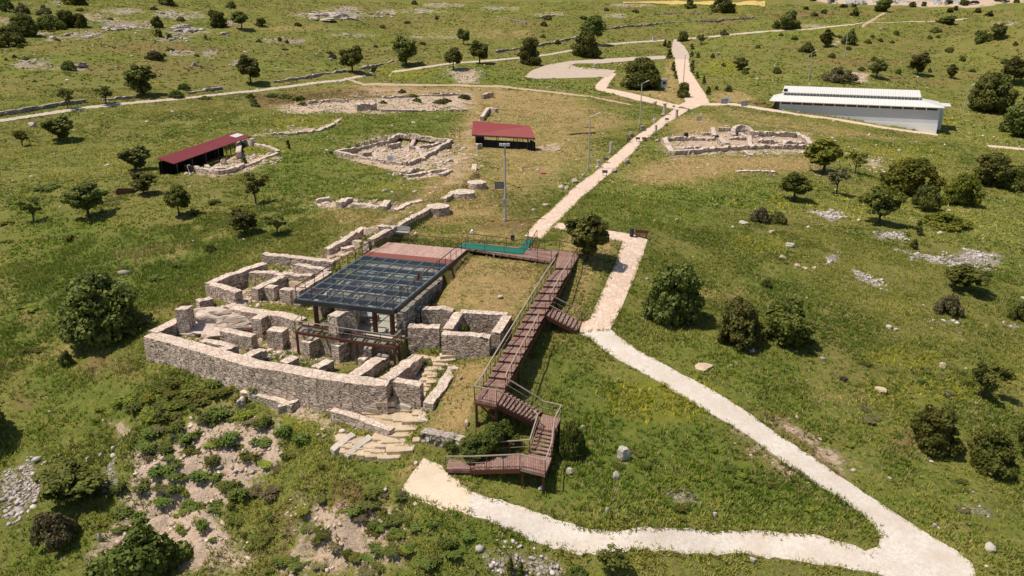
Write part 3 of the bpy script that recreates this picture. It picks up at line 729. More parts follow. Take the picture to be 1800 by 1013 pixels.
def wall_mesh(mb, pts, th, zbot, rough=.022, step=.3, seed=0, topj=.08, taper=.0):
    """masonry wall along 3D top-centre points; uneven courses and crest"""
    r = random.Random(seed+int(abs(pts[0].x*37+pts[0].y*11))); d = [0.0]
    for a, b in zip(pts, pts[1:]): d.append(d[-1]+(b-a).length)
    n = max(2, int(d[-1]/step)+1); C = []
    for k in range(n):
        s = d[-1]*k/(n-1); i = 0
        while i < len(pts)-2 and d[i+1] < s: i += 1
        C.append(pts[i].lerp(pts[i+1], (s-d[i])/max(d[i+1]-d[i], 1e-6)))
    V = []; F = []
    z0 = zbot if callable(zbot) else (lambda p: zbot)
    hmax = max(c.z-z0(c) for c in C); nv = max(2, int(hmax/.45)+1); ring = 2*nv+3
    crest = 0
    for i, c in enumerate(C):
        t = (C[min(i+1, n-1)]-C[max(i-1, 0)]); t.z = 0; t.normalize(); s = Vector((t.y, -t.x, 0))
        if r.random() < .35: crest = r.uniform(-topj, topj)
        zt = c.z+crest; zb = z0(c); w = th/2
        row = []
        for k in range(nv+1):
            f = k/nv; row.append(c+s*(w+taper*(1-f)+r.uniform(-rough, rough)*(.9 if k == nv else 1))+Vector((0,0,zb+(zt-zb)*f-c.z+(r.uniform(-.035,.03) if k == nv else 0))))
        row.append(c+Vector((0,0,zt-c.z+r.uniform(-.03,.05))))
        for k in range(nv, -1, -1):
            f = k/nv; row.append(c-s*(w+taper*(1-f)+r.uniform(-rough, rough)*(.9 if k == nv else 1))+Vector((0,0,zb+(zt-zb)*f-c.z+(r.uniform(-.035,.03) if k == nv else 0))))
        V += row
    m = ring
    for i in range(n-1):
        for k in range(m-1): F.append((i*m+k, i*m+k+1, (i+1)*m+k+1, (i+1)*m+k))
    for i0 in (0, (n-1)*m):
        for k in range(nv):                       # end faces, course by course
            F.append((i0+k, i0+k+1, i0+m-2-k, i0+m-1-k))
        F.append((i0+nv, i0+nv+1, i0+nv+2))
    mb.add(V, F)
def wall(parent, name, pts, th, zbot, mat='wall', **kw):
    mb = MB(); wall_mesh(mb, W_(pts), th, zbot, **kw); return mb.build(name, M[mat], parent)
def gwall(parent, name, pts, h, th, mat='wall_pale', down=.35, **kw):
    """low wall standing on the ground along photo positions"""
    Q = GM(pts, smooth_h); mb = MB()
    wall_mesh(mb, [q+Vector((0,0,h)) for q in Q], th, lambda c: c.z-h-down, **kw); return mb.build(name, M[mat], parent)
def stone_shape(mb, c, sz, seed, rz=None, mi=0, jag=.22, flat=.0):
    """an irregular, cracked block of stone"""
    r = random.Random(seed); bm = bmesh.new(); bmesh.ops.create_icosphere(bm, subdivisions=3 if max(sz) > .9 else 2, radius=.5)
    rz = r.uniform(0, 6.28) if rz is None else rz; ca, sa = math.cos(rz), math.sin(rz)
    cuts = [(Vector((r.gauss(0,1), r.gauss(0,1), r.gauss(0,.7))).normalized(), r.uniform(.30,.46)) for _ in range(9)]
    ph = [r.uniform(0, 6) for _ in range(6)]; vs = []
    for v in bm.verts:
        q = v.co.normalized(); p = max(abs(q.x), abs(q.y), abs(q.z)); q = q*(.5+.35*(1/p-1)*.9)
        for n_, d_ in cuts:
            k = q.dot(n_)
            if k > d_: q = q-n_*(k-d_)
        k = 1+jag*(math.sin(q.x*15+ph[0])+math.sin(q.y*17+ph[1])+math.sin(q.z*13+ph[2]))*.16+r.uniform(-.04,.04)*(jag/.2)
        x, y, z = q.x*k*sz[0]*1.12, q.y*k*sz[1]*1.12, q.z*k*sz[2]*1.12
        vs.append((c[0]+x*ca-y*sa, c[1]+x*sa+y*ca, c[2]+z))
    fs = [tuple(v.index for v in f.verts) for f in bm.faces]; bm.free(); mb.add(vs, fs, mi)
def flagstone(mb, g, w, h, seed, rz=0.0, th=.3):
    """one flat slab with a broken, roughly square outline, w wide and h deep"""
    r = random.Random(seed); ca, sa = math.cos(rz), math.sin(rz); ring = []
    for cx_, cy_ in ((-1,-1),(0,-1),(1,-1),(1,0),(1,1),(0,1),(-1,1),(-1,0)):
        k = r.uniform(.72,.98) if cx_*cy_ else r.uniform(.90,1.02); x, y = cx_*w/2*k, cy_*h/2*(k if cx_*cy_ == 0 else r.uniform(.8,1.0))
        ring.append((g.x+x*ca-y*sa, g.y+x*sa+y*ca))
    n = 8; tl = r.uniform(-.04,.04); tk = r.uniform(-.03,.03); hh = lambda x, y: (x-g.x)*tl+(y-g.y)*tk
    V = [(x, y, g.z-th) for x, y in ring]+[(x, y, g.z+.03+hh(x,y)) for x, y in ring]+[(g.x+(x-g.x)*.93, g.y+(y-g.y)*.93, g.z+.06+hh(x,y)) for x, y in ring]
    Fc = [(k, (k+1)%n, n+(k+1)%n, n+k) for k in range(n)]+[(n+k, n+(k+1)%n, 2*n+(k+1)%n, 2*n+k) for k in range(n)]+[tuple(range(2*n, 3*n))]
    mb.add(V, Fc)
def boulder(px, py, w, h, label, mat='block', name='boulder', seed=1, group=None, cat='stone', depth=None, rz=None, jag=.22):
    """a single stone: w and h in photo pixels"""
    g = G(px, py); k = pxm(g); s = F/(g.y*CP-(g.z-HC)*SP)
    sx = w/s; sz_ = max(h/k, .12)*1.15
    mb = MB(g); stone_shape(mb, (g.x, g.y, g.z+sz_*.26), (sx, depth or sx*.8, sz_), seed, rz, jag=jag)
    o = mb.build(name, M[mat]); tag(o, label, cat, group); return o
def railing(parent, pts, h=1.0, spacing=1.5, rail='rail', post='rail', mid=True, name='railing', w=.055, pw=.05):
    pts = [Vector(p) for p in pts]; up = Vector((0,0,h)); mb = MB()
    for a, b in zip(pts, pts[1:]):
        mb.bar(a+up, b+up, w, w)
        if mid: mb.bar(a+up*.52, b+up*.52, .022, .022)
    o = mb.build(name, M[rail], parent); d0 = None
    for a, b in zip(pts, pts[1:]):
        n = max(1, round((b-a).length/spacing))
        for k in range(n+1):
            q = a.lerp(b, k/n)
            if d0 is not None and (q-d0).length < .25: continue
            d0 = q; pm = MB(); pm.bar(q-Vector((0,0,.06)), q+up-Vector((0,0,w/2+.001)), pw, pw); pm.build('post', M[post], o)
    return o
# ------------------------------------------------------------------ the main ruin
def build_ruin():
    R = empty('stone_ruin', P(500,600,-4.2), 'large excavated stone house ruin with curved front wall around the glass deck', 'ruin')
    A = lambda name, pts, th, zb, mat='wall', **k: wall(R, name, pts, th, zb, mat, **k)
    A('front_wall', [(263,587,-3.2),(296,595,-3.2),(330,605,-3.2),(388,622,-3.2),(447,639,-3.2),(506,648,-3.2),(563,659,-3.2),(626,668,-3.2),(684,672,-3.2)], 1.25, -6.2, taper=.12, topj=.05)
    A('side_wall', [(268,583,-3.15),(290,573,-3.1),(314,563,-3.05)], 1.0, -5.8)
    A('corner_pier', [(313,541,-1.75),(334,542,-1.75)], 1.0, -5.4)
    A('partition_wall', [(347,529,-2.5),(371,523,-2.5)], .8, -4.4)
    A('outer_wall', [(366,499,-1.7),(385,490,-1.65),(412,480,-1.5),(440,470,-1.35),(466,461,-1.2)], .85, -4.2)
    A('cross_wall', [(372,499.5,-1.7),(390,504,-1.7),(419,512,-1.7)], .8, -4.2)
    A('cross_wall', [(440,477,-1.6),(490,480,-1.6),(549,484,-1.6)], .75, -3.4)
    A('cross_wall', [(463,446,-1.15),(520,451,-1.15),(588,458,-1.15)], .85, -2.9)
    A('cross_wall', [(520,464,-1.4),(576,474,-1.4)], .7, -2.9)
    A('partition_wall', [(447,508,-1.65),(470,497,-1.65),(498,484,-1.65)], .75, -3.6)
    A('pier', [(469,503,-1.65),(485,505,-1.65)], .8, -3.6)
    A('cross_wall', [(496,507,-1.65),(514,510,-1.65)], .8, -3.6)
    A('partition_wall', [(520,511,-1.3),(560,490,-1.2),(578,478,-1.2)], .75, -3.6)
    A('terrace_wall', [(400,536,-2.3),(430,543,-2.3),(459,549,-2.3),(500,554,-2.35),(532,563,-2.4)], 1.0, -4.8)
    A('stub_wall', [(450,561,-2.3),(466,551,-2.3)], .9, -4.8)
    A('pier', [(474,577,-2.6),(501,580,-2.6)], 1.05, -4.8)
    A('partition_wall', [(391,579,-2.9),(420,585,-2.9),(446,590,-2.9)], .75, -4.8)
    A('low_wall', [(356,597,-3.4),(402,608,-3.4)], .7, -4.8)
    A('partition_wall', [(389,616,-3.25),(413,606,-3.25)], .8, -4.8)
    A('partition_wall', [(431,627,-3.25),(462,612,-3.25)], .8, -4.8)
    A('partition_wall', [(498,637,-3.3),(519,627,-3.3)], .8, -4.8)
    A('partition_wall', [(553,646,-3.3),(580,631,-3.3)], .75, -4.8)
    A('stub_wall', [(535,601,-2.8),(555,591,-2.8)], .9, -4.8)
    A('stub_wall', [(588,606,-2.75),(607,598,-2.75)], .9, -4.8)
    A('pier', [(640,611,-2.9),(654,611,-2.9)], .8, -4.8)
    A('pier', [(633,627,-3.55),(646,629,-3.55)], .85, -4.8)
    A('partition_wall', [(622,659,-3.3),(648,642,-3.3),(675,624,-3.3)], 1.0, -4.9)
    A('partition_wall', [(676,667,-3.2),(700,650,-3.2),(722,633,-3.2),(735,624,-3.3)], .95, -5.4)
    A('cross_wall', [(694,667,-3.2),(716,671,-3.25),(741,675,-3.3)], .75, -5.6)
    A('side_wall', [(752,709,-4.35),(770,687,-4.1),(786,663,-3.95),(803,637,-3.8)], .8, -6.0, mat='wall_pale')
    A('side_wall', [(743,739,-5.2),(751,713,-5.0)], .8, -6.4, mat='wall_pale')
    # square rooms right of the deck
    A('cross_wall', [(718,572,-1.5),(773,573,-1.5)], .85, -4.3)
    A('cross_wall', [(742,540,-1.3),(770,541,-1.3),(797,543,-1.35)], .8, -4.0)
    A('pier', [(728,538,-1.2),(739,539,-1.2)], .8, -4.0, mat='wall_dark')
    A('cross_wall', [(778,584,-1.6),(820,587,-1.6),(862,590,-1.6)], .8, -4.5)
    A('partition_wall', [(787,578,-1.6),(797,562,-1.55),(806,549,-1.5)], .8, -4.2)
    A('cross_wall', [(810,547,-1.45),(850,549,-1.45),(892,551,-1.5)], .75, -4.0)
    A('side_wall', [(871,585,-1.6),(882,568,-1.55),(892,554,-1.5)], .75, -4.4)
    # walls in the shade of the deck
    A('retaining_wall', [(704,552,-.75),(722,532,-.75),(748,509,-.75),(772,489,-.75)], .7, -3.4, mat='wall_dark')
    A('inner_wall', [(584,556,-.6),(604,545,-.6)], .9, -3.4, mat='wall_pale')
    A('inner_wall', [(616,548,-.55),(622,533,-.55),(634,517,-.5)], .8, -3.4, mat='wall_pale')
    A('inner_wall', [(556,530,-1.2),(590,507,-1.1),(620,487,-1.0)], .8, -3.4, mat='wall_pale')
    A('inner_wall', [(640,500,-1.3),(680,505,-1.3)], .7, -3.2)
    A('inner_wall', [(660,477,-1.2),(700,482,-1.2),(740,488,-1.2)], .7, -3.2)
    A('inner_wall', [(640,462,-.7),(700,470,-.7),(775,478,-.7)], .8, -3.2, mat='wall_pale')
    mb = MB(); o, u, v = DK['o'], DK['u'], DK['v']; W = DK['W']; L = DK['L']
    q = [o+u*.3+v*-1.2, o+u*(W*.56)+v*-1.2, o+u*(W*.62)+v*(L*.62), o+u*.3+v*(L*.62)]
    mb.slab([Vector((a.x, a.y, -2.50)) for a in q], .2); mb.build('floor_slab', M['conc'], R)
    for (a0, b0, sa, sb, zz) in ((.15,.30,.22,.09,-1.1),(.55,.36,.30,.08,-1.2),(.80,.30,.16,.12,-1.0),(.30,.48,.20,.10,-1.0),(.68,.52,.26,.09,-.95),(.45,.62,.30,.07,-.9),(.85,.62,.2,.1,-.8),(.12,.62,.16,.1,-.9)):
        mb = MB(); q = [o+u*(W*(a0+i*sa/2))+v*(L*(b0+j*sb/2)) for i, j in ((-1,-1),(1,-1),(1,1),(-1,1))]
        mb.slab([Vector((a.x, a.y, zz)) for a in q], 1.8); mb.build('stone_platform', M['conc'], R)
    mb = MB(); r = random.Random(5)
    for k in range(22):
        a = r.uniform(.5, W-.5); b = r.uniform(.5, L*.65); c = o+u*a+v*b
        mb.box((c.x, c.y, -2.45+r.uniform(0,.25)), (r.uniform(.6,1.6), r.uniform(.5,1.3), .35), r.uniform(0,3))
    tag(mb.build('floor_stones', M['wall_pale'], R), kind='stuff')
    mb = MB()
    for i, (px, py, z, sx, sy, sz) in enumerate([(352,578,-3.7,3.2,1.9,1.0),(374,590,-3.9,2.6,1.6,.8),(338,586,-4.0,2.0,1.4,.8),(380,561,-3.2,3.4,1.5,1.5),(412,566,-3.2,2.8,1.4,1.5),(360,553,-3.1,1.9,1.2,1.4),(432,558,-3.1,2.0,1.3,1.4),(398,548,-2.7,3.0,1.3,.9)]):
        stone_shape(mb, P(px,py,z-.15), (sx*1.1,sy*1.1,sz*.85), 40+i, -.3+.1*i, jag=.16)
    mb.build('bedrock', M['pale_rock'], R)
    # paved lane beside the ruin, threshold slabs
    mb = MB(); r = random.Random(3)
    S = [(753,628,22,5),(776,632,30,7),(788,624,26,5),(776,646,26,9),(766,659,28,8),(762,671,22,6),(792,613,20,5),(806,618,10,5)]
    for px, py, w, h in S:
        g = G(px, py, smooth_h); s = F/(g.y*CP-(g.z-HC)*SP); flagstone(mb, g+Vector((0,0,.05)), w/s*1.25, w/s*.85, int(px), .1)
    mb.build('paving', M['slab'], R)
    return R
def build_lane():
    """worn warm paving stones in front of the ruin: one floor of laid slabs"""
    r = random.Random(8); mb = MB(); c0 = G(690, 740, smooth_h)
    rows = [(700,668,52),(722,690,70),(705,705,80),(690,722,85),(672,738,95),(690,755,80),(682,770,75),(668,785,60),(690,800,45)]
    quads = [(735,690,24,13),(757,648,20,8),(720,700,26,10),(700,693,22,9),(680,704,26,9),(742,665,20,10),(716,716,24,12),(694,714,20,12),(668,716,26,9),(652,724,22,9),(728,736,32,11),(706,732,22,14),(684,732,18,12),(662,737,20,8),(712,752,34,11),(692,747,20,10),(676,748,14,9),(664,752,12,7),(705,764,34,9),(694,774,36,9),(704,787,38,14),(676,781,20,11),(664,792,22,9),(684,801,32,10),(655,801,20,8),(665,770,16,9),(640,795,18,12),(655,783,22,10)]
    for k in range(26):
        t = (k+.5)/26; quads.append((580+t*110+r.uniform(-3,3), 714+t*26+r.choice([-6,0,6])+r.uniform(-2,2), r.uniform(9,17), r.uniform(5,8)))
    quads += [(600+i*15+j*4, 771+j*11+i*2.2, 15, 9) for i in range(4) for j in range(3)]+[(742+i*4, 684-i*9, 22, 8) for i in range(4)]+[(765+i*7, 655-i*8, 27, 8) for i in range(4)]+[(640+i*15, 712+(i%2)*5, 13, 7) for i in range(5)]
    for k in range(14): quads.append((r.uniform(655,735), r.uniform(690,790), r.uniform(8,13), r.uniform(5,7)))
    for px, py, w, h in quads:
        g = G(px, py, smooth_h); s = F/(g.y*CP-(g.z-HC)*SP); fs = 1/max(.3, (HC-g.z)/math.hypot(g.x, g.y, HC-g.z))
        flagstone(mb, g+Vector((0,0,.05+r.uniform(0,.05))), w/s*1.42, h/s*fs*1.4, int(px*3+py), r.uniform(-.1,.1))
    o = mb.build('stone_paving', M['slab']); tag(o, 'worn lane of warm sandstone slabs below the ruin corner', 'paving')
    for i, (a, b, lab) in enumerate([((584,796),(622,768),'long pale kerb stone, leftmost of two lying parallel below the front wall'),((608,806),(652,772),'long pale kerb stone next to the slab lane, nearer to the slabs'),((690,712),(724,720),'long pale threshold stone lying at the ruin front corner')]):
        p, q = G(*a, smooth_h), G(*b, smooth_h); mb = MB(p); n = 4; rk = random.Random(i+90); dd = (q-p); sd = Vector((-dd.y, dd.x, 0)).normalized(); prev = None
        for k in range(n+1):
            c = p.lerp(q, k/n); w = rk.uniform(.28,.36); h = rk.uniform(.22,.34); ring = [c-sd*w-Vector((0,0,.2)), c+sd*w-Vector((0,0,.2)), c+sd*w*.92+Vector((0,0,h)), c-sd*w*.9+Vector((0,0,h))]
            if prev is not None: mb.hexa([prev[0], prev[1], ring[1], ring[0], prev[3], prev[2], ring[2], ring[3]])
            prev = ring
        tag(mb.build('kerb_stone', M['block']), lab, 'stone', 'long kerb stones')
    R = empty('retaining_wall', G(640,750,smooth_h), 'low crumbling footing wall of small stones in front of the curved ruin wall', 'wall')
    gwall(R, 'stone_course', [(585,733),(620,742),(660,757),(690,767)], .55, .6, 'wall_pale')
    gwall(R, 'stone_course', [(430,690),(475,702),(520,716)], .3, 1.0, 'wall_pale')
    gwall(R, 'stone_course', [(490,722),(520,714),(530,704)], .4, .5, 'wall_pale')
    R = empty('rubble_wall', G(790,775,smooth_h), 'tumbled low stone wall under the shrubs beside the lowest stairs', 'wall')
    gwall(R, 'stone_course', [(745,768),(775,776),(815,782)], .6, .7, 'wall_dark', topj=.15, rough=.12)
# ------------------------------------------------------------------ glass deck
def face_up(o):
    bm = bmesh.new(); bm.from_mesh(o.data); bm.normal_update(); bmesh.ops.reverse_faces(bm, faces=[f for f in bm.faces if f.normal.z < 0]); bm.to_mesh(o.data); bm.free()
def build_deck():
    o, u, v, W, L = DK['o'], DK['u'], DK['v'], DK['W'], DK['L']
    ang = math.atan2(-u.y, -u.x)
    def d(a, b, z=0): q = o+u*a+v*b; return Vector((q.x, q.y, z))
    R = empty('glass_deck', o.copy(), 'raised viewing deck of blue glass panels on steel beams over the ruin', 'viewing deck', None, 0)
    LG = L*.725; LR = L*.80
    mb = MB(); nx, ny = 7, 9
    for i in range(nx+1):
        w = .14 if i in (0, nx) else .085
        mb.bar(d(W*i/nx, 0, -.06), d(W*i/nx, LG, -.06), w, .12)
    for j in range(ny+1):
        y = LG*j/ny
        for i in range(nx): mb.bar(d(W*i/nx+.09, y, -.061), d(W*(i+1)/nx-.09, y, -.061), .12 if 0 < j < ny else .12, .10)
    mb.build('beam_grid', M['beam'], R)
    mb = MB()
    for i in range(nx):
        for j in range(ny):
            g = .07; a0, a1 = W*i/nx+g, W*(i+1)/nx-g; b0, b1 = LG*j/ny+g*1.4, LG*(j+1)/ny-g*1.4
            r_ = random.Random(i*20+j); z = .0+r_.uniform(-.004,.004)
            mb.add([d(a0,b0,z), d(a1,b0,z), d(a1,b1,z+r_.uniform(-.006,.006)), d(a0,b1,z)], [(0,1,2,3)])
    face_up(mb.build('glass_panes', M['glass'], R))
    mb = MB(); e = .12
    for a, b in ((d(-e,-e,-.22), d(W+e,-e,-.22)), (d(-e,-e+.2,-.22), d(-e,L,-.22)), (d(W+e,-e+.2,-.22), d(W+e,L,-.22))): mb.bar(a, b, .14, .34)
    for j in (1,3,5,7): mb.bar(d(.0,LG*j/9,-.30), d(W,LG*j/9,-.30), .16, .26)
    mb.build('edge_beam', M['steel'], R)
    for a, b, z0 in ((W*.24-0.1, .55, -2.7), (W*.24, LG*.5, -2.7), (.45, .55, -2.6), (.45, LG*.5, -2.8), (W-.45, LG*.85, -2.5)):
        mb = MB(); mb.bar(d(a if b > 1 else a, b, z0), d(a, b, -.43), .34, .34) if False else mb.tube([d(a, b, z0), d(a, b, -.40)], .20, 10)
        mb.build('column', M['rust'], R)
    mb = MB(); mb.tube([d(W*.84, .5, -3.0), d(W*.84, .5, -.40)], .20, 10); mb.build('column', M['rust'], R)
    mb = MB(); mb.slab([d(-e,LG+.02,.0), d(W+e,LG+.02,.0), d(W+e,LR,.0), d(-e,LR,.0)], .12); mb.build('red_strip', M['redmat'], R)
    M['deckwood'] = mat_wood('deck_planks', (.36,.205,.165), (.47,.30,.25), rz=-ang, plank=.16)
    mb = MB(); mb.slab([d(-e,LR+.01,.0), d(W+e,LR+.01,.0), d(W+e-.3,L+.2,.0), d(-e,L+.2,.0)], .12); mb.build('plank_floor', M['deckwood'], R)
    railing(R, [d(W-.5,L,.0), d(W,LR,.0), d(W,0,.0), d(0,0,.0), d(0,L*.93,.0)], 1.0, 1.45)
    railing(R, [d(W-.6,L+.1,.0), d(W*.05,L+.1,.0)], 1.0, 1.9)
    tag(R, 'raised viewing deck of blue glass panels on steel beams over the ruin', 'viewing deck')
    # small round sign on the rail
    p = d(0,LG*.42,1.05); mb = MB(p); n = v.cross(Vector((0,0,1))); 
    mb.tube([p-u*.02, p+u*.03], .28, 14); s = mb.build('round_sign', M['rust']); tag(s, 'small round rust red notice fixed on the deck handrail', 'sign')
    f = MB(); f.tube([p+u*.031, p+u*.04], .22, 14); f.build('sign_face', M['redmat'], s)
    # bench at the far deck corner
    bench((706,415), .02, ang, 'grey slatted bench at the far corner of the deck beside the thin mast', 'pole', P(706,415,.02))
    # lower glass walkway
    z = -2.15; A, B, C, D = P(519.5,582,z), P(531,570,z), P(706,599,z), P(695.5,610,z)
    R2 = empty('glass_walkway', A.copy(), 'narrow low glass walkway on rusty posts crossing in front of the deck', 'walkway')
    mb = MB(); nx = 9
    for i in range(nx):
        p0, p1 = A.lerp(D, (i+.04)/nx), A.lerp(D, (i+.96)/nx); q0, q1 = B.lerp(C, (i+.04)/nx), B.lerp(C, (i+.96)/nx)
        mb.add([p0.lerp(q0,.06), p1.lerp(q1,.06), p1.lerp(q1,.94), p0.lerp(q0,.94)], [(0,1,2,3)])
    face_up(mb.build('glass_panes', M['glass'], R2))
    mb = MB(); dn = Vector((0,0,-.12))
    for a, b in ((A,D),(B,C)): mb.bar(a+dn, b+dn, .14, .22)
    for i in range(nx+1): mb.bar(A.lerp(D,i/nx).lerp(B.lerp(C,i/nx),.06)+dn, A.lerp(D,i/nx).lerp(B.lerp(C,i/nx),.94)+dn, .09, .18)
    mb.build('frame', M['rust'], R2)
    for t, b in ((.01,0),(.62,0),(.985,0),(.3,1),(.97,1)):
        q = A.lerp(D,t) if not b else B.lerp(C,t); mb = MB(); mb.bar(Vector((q.x,q.y,-4.4)), Vector((q.x,q.y,z-.24)), .17, .17); mb.build('post', M['rust'], R2)
    railing(R2, [B+Vector((0,0,0)), A, D, C], .9, 1.3, rail='handrail')
    # white info panel and small stand on the floor below the deck
    p = P(644,566,-2.5); mb = MB(p); mb.bar(p+Vector((-.5,0,0)), p+Vector((-.5,0,.75)), .06); mb.bar(p+Vector((.45,0,0)), p+Vector((.45,0,.75)), .06); mb.bar(p+Vector((-.5,0,.4)), p+Vector((.45,0,.4)), .05)
    s = mb.build('information_stand', M['pole']); tag(s, 'white tilted information panel on the floor under the glass deck', 'sign')
    f = MB(); f.slab([p+Vector((-.65,-.35,.65)), p+Vector((.6,-.35,.65)), p+Vector((.6,.2,1.45)), p+Vector((-.65,.2,1.45))], .05); f.build('panel_face', M['sign_white'], s)
    k = MB(); 
    for j in range(3): k.slab([p+Vector((-.4,-.22+.1*j,.905+.145*j-.05)), p+Vector((.3-.1*j,-.22+.1*j,.905+.145*j-.05)), p+Vector((.3-.1*j,-.19+.1*j,.949+.145*j-.05)), p+Vector((-.4,-.19+.1*j,.949+.145*j-.05))], .02)
    k.build('panel_text', M['ink'], s)
def bench(px, z, ang, label, mat='pole', at=None, sc=1.0):
    g = at if at is not None else G(*px); R = empty('bench', g, label, 'bench'); ca, sa = math.cos(ang), math.sin(ang)
    T = lambda x, y, h: Vector((g.x+(x*ca-y*sa)*sc, g.y+(x*sa+y*ca)*sc, g.z+h*sc))
    mb = MB()
    for j in range(4): mb.bar(T(-.85,-.22+.14*j,.45), T(.85,-.22+.14*j,.45), .11, .04)
    mb.build('seat', M[mat], R); mb = MB()
    for j in range(3): mb.bar(T(-.85,.28+.03*j,.60+.14*j), T(.85,.28+.03*j,.60+.14*j), .04, .11)
    mb.build('backrest', M[mat], R)
    for x in (-.65,.65):
        mb = MB(); mb.bar(T(x,-.2,0), T(x,-.2,.42), .06); mb.bar(T(x,.24,0), T(x,.38,.95), .06); mb.bar(T(x,-.2,.40), T(x,.26,.40), .05); mb.build('leg', M['steel'], R)
    return R
# ------------------------------------------------------------------ wooden walkway with stairs
def build_boardwalk():
    R = empty('wooden_walkway', P(990,460,0), 'reddish brown wooden boardwalk with stair flights down the slope right of the ruin', 'walkway')
    wd = {}
    def wood(a): 
        k = round(a, 2)
        if k not in wd: wd[k] = mat_wood('walk_planks', (.160,.072,.053), (.265,.150,.118), rz=-a, plank=.15)
        return wd[k]
    def plat(name, pts, z, a, th=.22):
        mb = MB(); mb.slab([P(x, y, z) for x, y in pts], th); mb.build(name, wood(a), R); return [P(x, y, z) for x, y in pts]
    # gangway from the deck to the stair head
    plat('platform', [(805,434.5),(817,426),(983,440.5),(1020,447),(1004,471.5),(976,471.5),(969,459),(921,447.5),(818,439)][:2]+[(983,440.5),(969,459.5)], .0, math.radians(75))
    plat('platform', [(969.5,459.5),(983.2,440.5),(1019,446.8),(1004,471.5),(976,471.5)][1:5], .0, math.radians(-15))
    plat('platform', [(905,446),(918.5,447),(941,420.5),(924,419)], .01, math.radians(-15))
    Q = [(976,471.5),(954.8,494.9),(947.2,505.3),(941.7,516.6),(934.1,529.6),(927.6,542.2),(922.2,553.7),(914,567.2),(907,579.8),(900.5,592.1),(891.5,609),(885,622.6),(874.2,637.2),(865.7,653.9),(858.8,665.5),(850.3,680.9)]
    zs = [-.157*(k+1) for k in range(16)]
    R0 = P(1004,471.5,0); R1 = P(888,685,-2.5)
    tr = MB(); rs = MB(); st = MB(); Lp = [P(976,471.5,0)]+[P(*Q[k], zs[k]) for k in range(1,16)]; 
    l0 = Lp[0].to_2d(); l1 = P(*Q[15], zs[15]).to_2d(); r0 = R0.to_2d(); r1 = R1.to_2d()
    L_, R_ = [], []
    for k in range(16):
        f = (Lp[k].to_2d()-l0).dot(l1-l0)/(l1-l0).length_squared; L_.append(l0.lerp(l1, f)); R_.append(r0.lerp(r1, f))
    edge_l, edge_r = [Vector((l0.x,l0.y,0))], [Vector((r0.x,r0.y,0))]
    for k in range(15):
        a, b, c, e = L_[k], R_[k], R_[k+1], L_[k+1]; z = zs[k]; 
        V3 = lambda p, h: Vector((p.x, p.y, h))
        tr.slab([V3(a,z), V3(b,z), V3(c,z), V3(e,z)], .07)
        rs.slab([V3(a,z+.16), V3(b,z+.16), V3(b.lerp(c,.02),z+.16), V3(a.lerp(e,.02),z+.16)], .16)
        edge_l.append(V3(a.lerp(e,.5), z)); edge_r.append(V3(b.lerp(c,.5), z))
    sang = math.atan2((r0-l0).y, (r0-l0).x)
    tr.add(rs.v, rs.f, 1); tr.build('treads', [wood(sang+math.pi/2), M['rust']], R)
    for a, b in ((Vector((l0.x,l0.y,-.30)), Vector((l1.x,l1.y,-2.72))), (Vector((r0.x,r0.y,-.30)), Vector((r1.x,r1.y,-2.72)))):
        mb = MB(); mb.bar(a, b, .09, .42); mb.build('stringer', M['rust'], R)
    # landings and lower flights
    lp = plat('platform', [(834,702.5),(873,710.5),(888.5,685),(850,681)], -2.52, sang)
    mb = MB(); c = P(834,702.5,-2.52)
    V = Vector
    def flight(name, top, bot, z0, z1, n, a):
        """top and bottom edges as photo pairs"""
        t = [P(*q, z0) for q in top]; b = [P(*q, z1) for q in bot]; mb = MB(); rb = MB(); sb = MB()
        for k in range(n):
            z = z0+(z1-z0)*(k+1)/(n+1) if n > 1 else z1
            p = [t[i].to_2d().lerp(b[i].to_2d(), (k+e)/n) for i, e in ((0,0),(1,0),(1,1.0),(0,1.0))]
            g = [V((q.x, q.y, z)) for q in p]; g2 = [g[0].lerp(g[3],-.06), g[1].lerp(g[2],-.06), g[2], g[3]]
            mb.slab(g2, .06)
            rb.slab([g[0].lerp(g[3],.1)+V((0,0,-.06)), g[1].lerp(g[2],.1)+V((0,0,-.06)), g[1].lerp(g[2],.14)+V((0,0,-.06)), g[0].lerp(g[3],.14)+V((0,0,-.06))], .10)
        mb.add(rb.v, rb.f, 1); mb.build('treads', [wood(a), M['rust']], R)
        for i in (0,1):
            s = MB(); dn = V((0,0,-.2)); s.bar(t[i]+dn, b[i]+dn, .08, .30); s.build('stringer', M['rust'], R)
        return t, b
    t2, b2 = flight('stair', [(873.5,710),(888.5,687)], [(937,742),(953,726)], -2.52, -4.05, 10, sang)
    p2 = plat('platform', [(945,752),(953.5,728),(986,735.5),(975,758)], -4.08, sang)
    t3, b3 = flight('stair', [(945.5,753),(974.5,759)], [(931,797),(968.5,804)], -4.08, -5.15, 6, sang)
    p3 = plat('platform', [(914,823),(958,834),(970,804),(930,797)], -5.18, sang)
    t4, b4 = flight('stair', [(927,799),(914.5,823)], [(829,803),(827,826)], -5.18, -6.12, 11, 0)
    p4 = plat('platform', [(784,826),(827,827),(829,804),(791,800)], -6.16, math.radians(90))
    # side stairs to the paved path
    ts, bs = flight('stair', [(966,538),(958.5,553)], [(1023,567),(1015,583)], -1.0, -2.35, 8, sang)
    up = V((0,0,1))
    # railings
    railing(R, edge_l+[lp[3], lp[0]], 1.0, 1.5, rail='handrail', w=.08)
    railing(R, edge_r[:6], 1.0, 1.6, rail='handrail', w=.08)
    railing(R, edge_r[8:]+[lp[2]], 1.0, 1.6, rail='handrail', w=.08)
    railing(R, [lp[0], lp[1], t2[0], b2[0]], 1.0, 1.4, rail='handrail', w=.07)
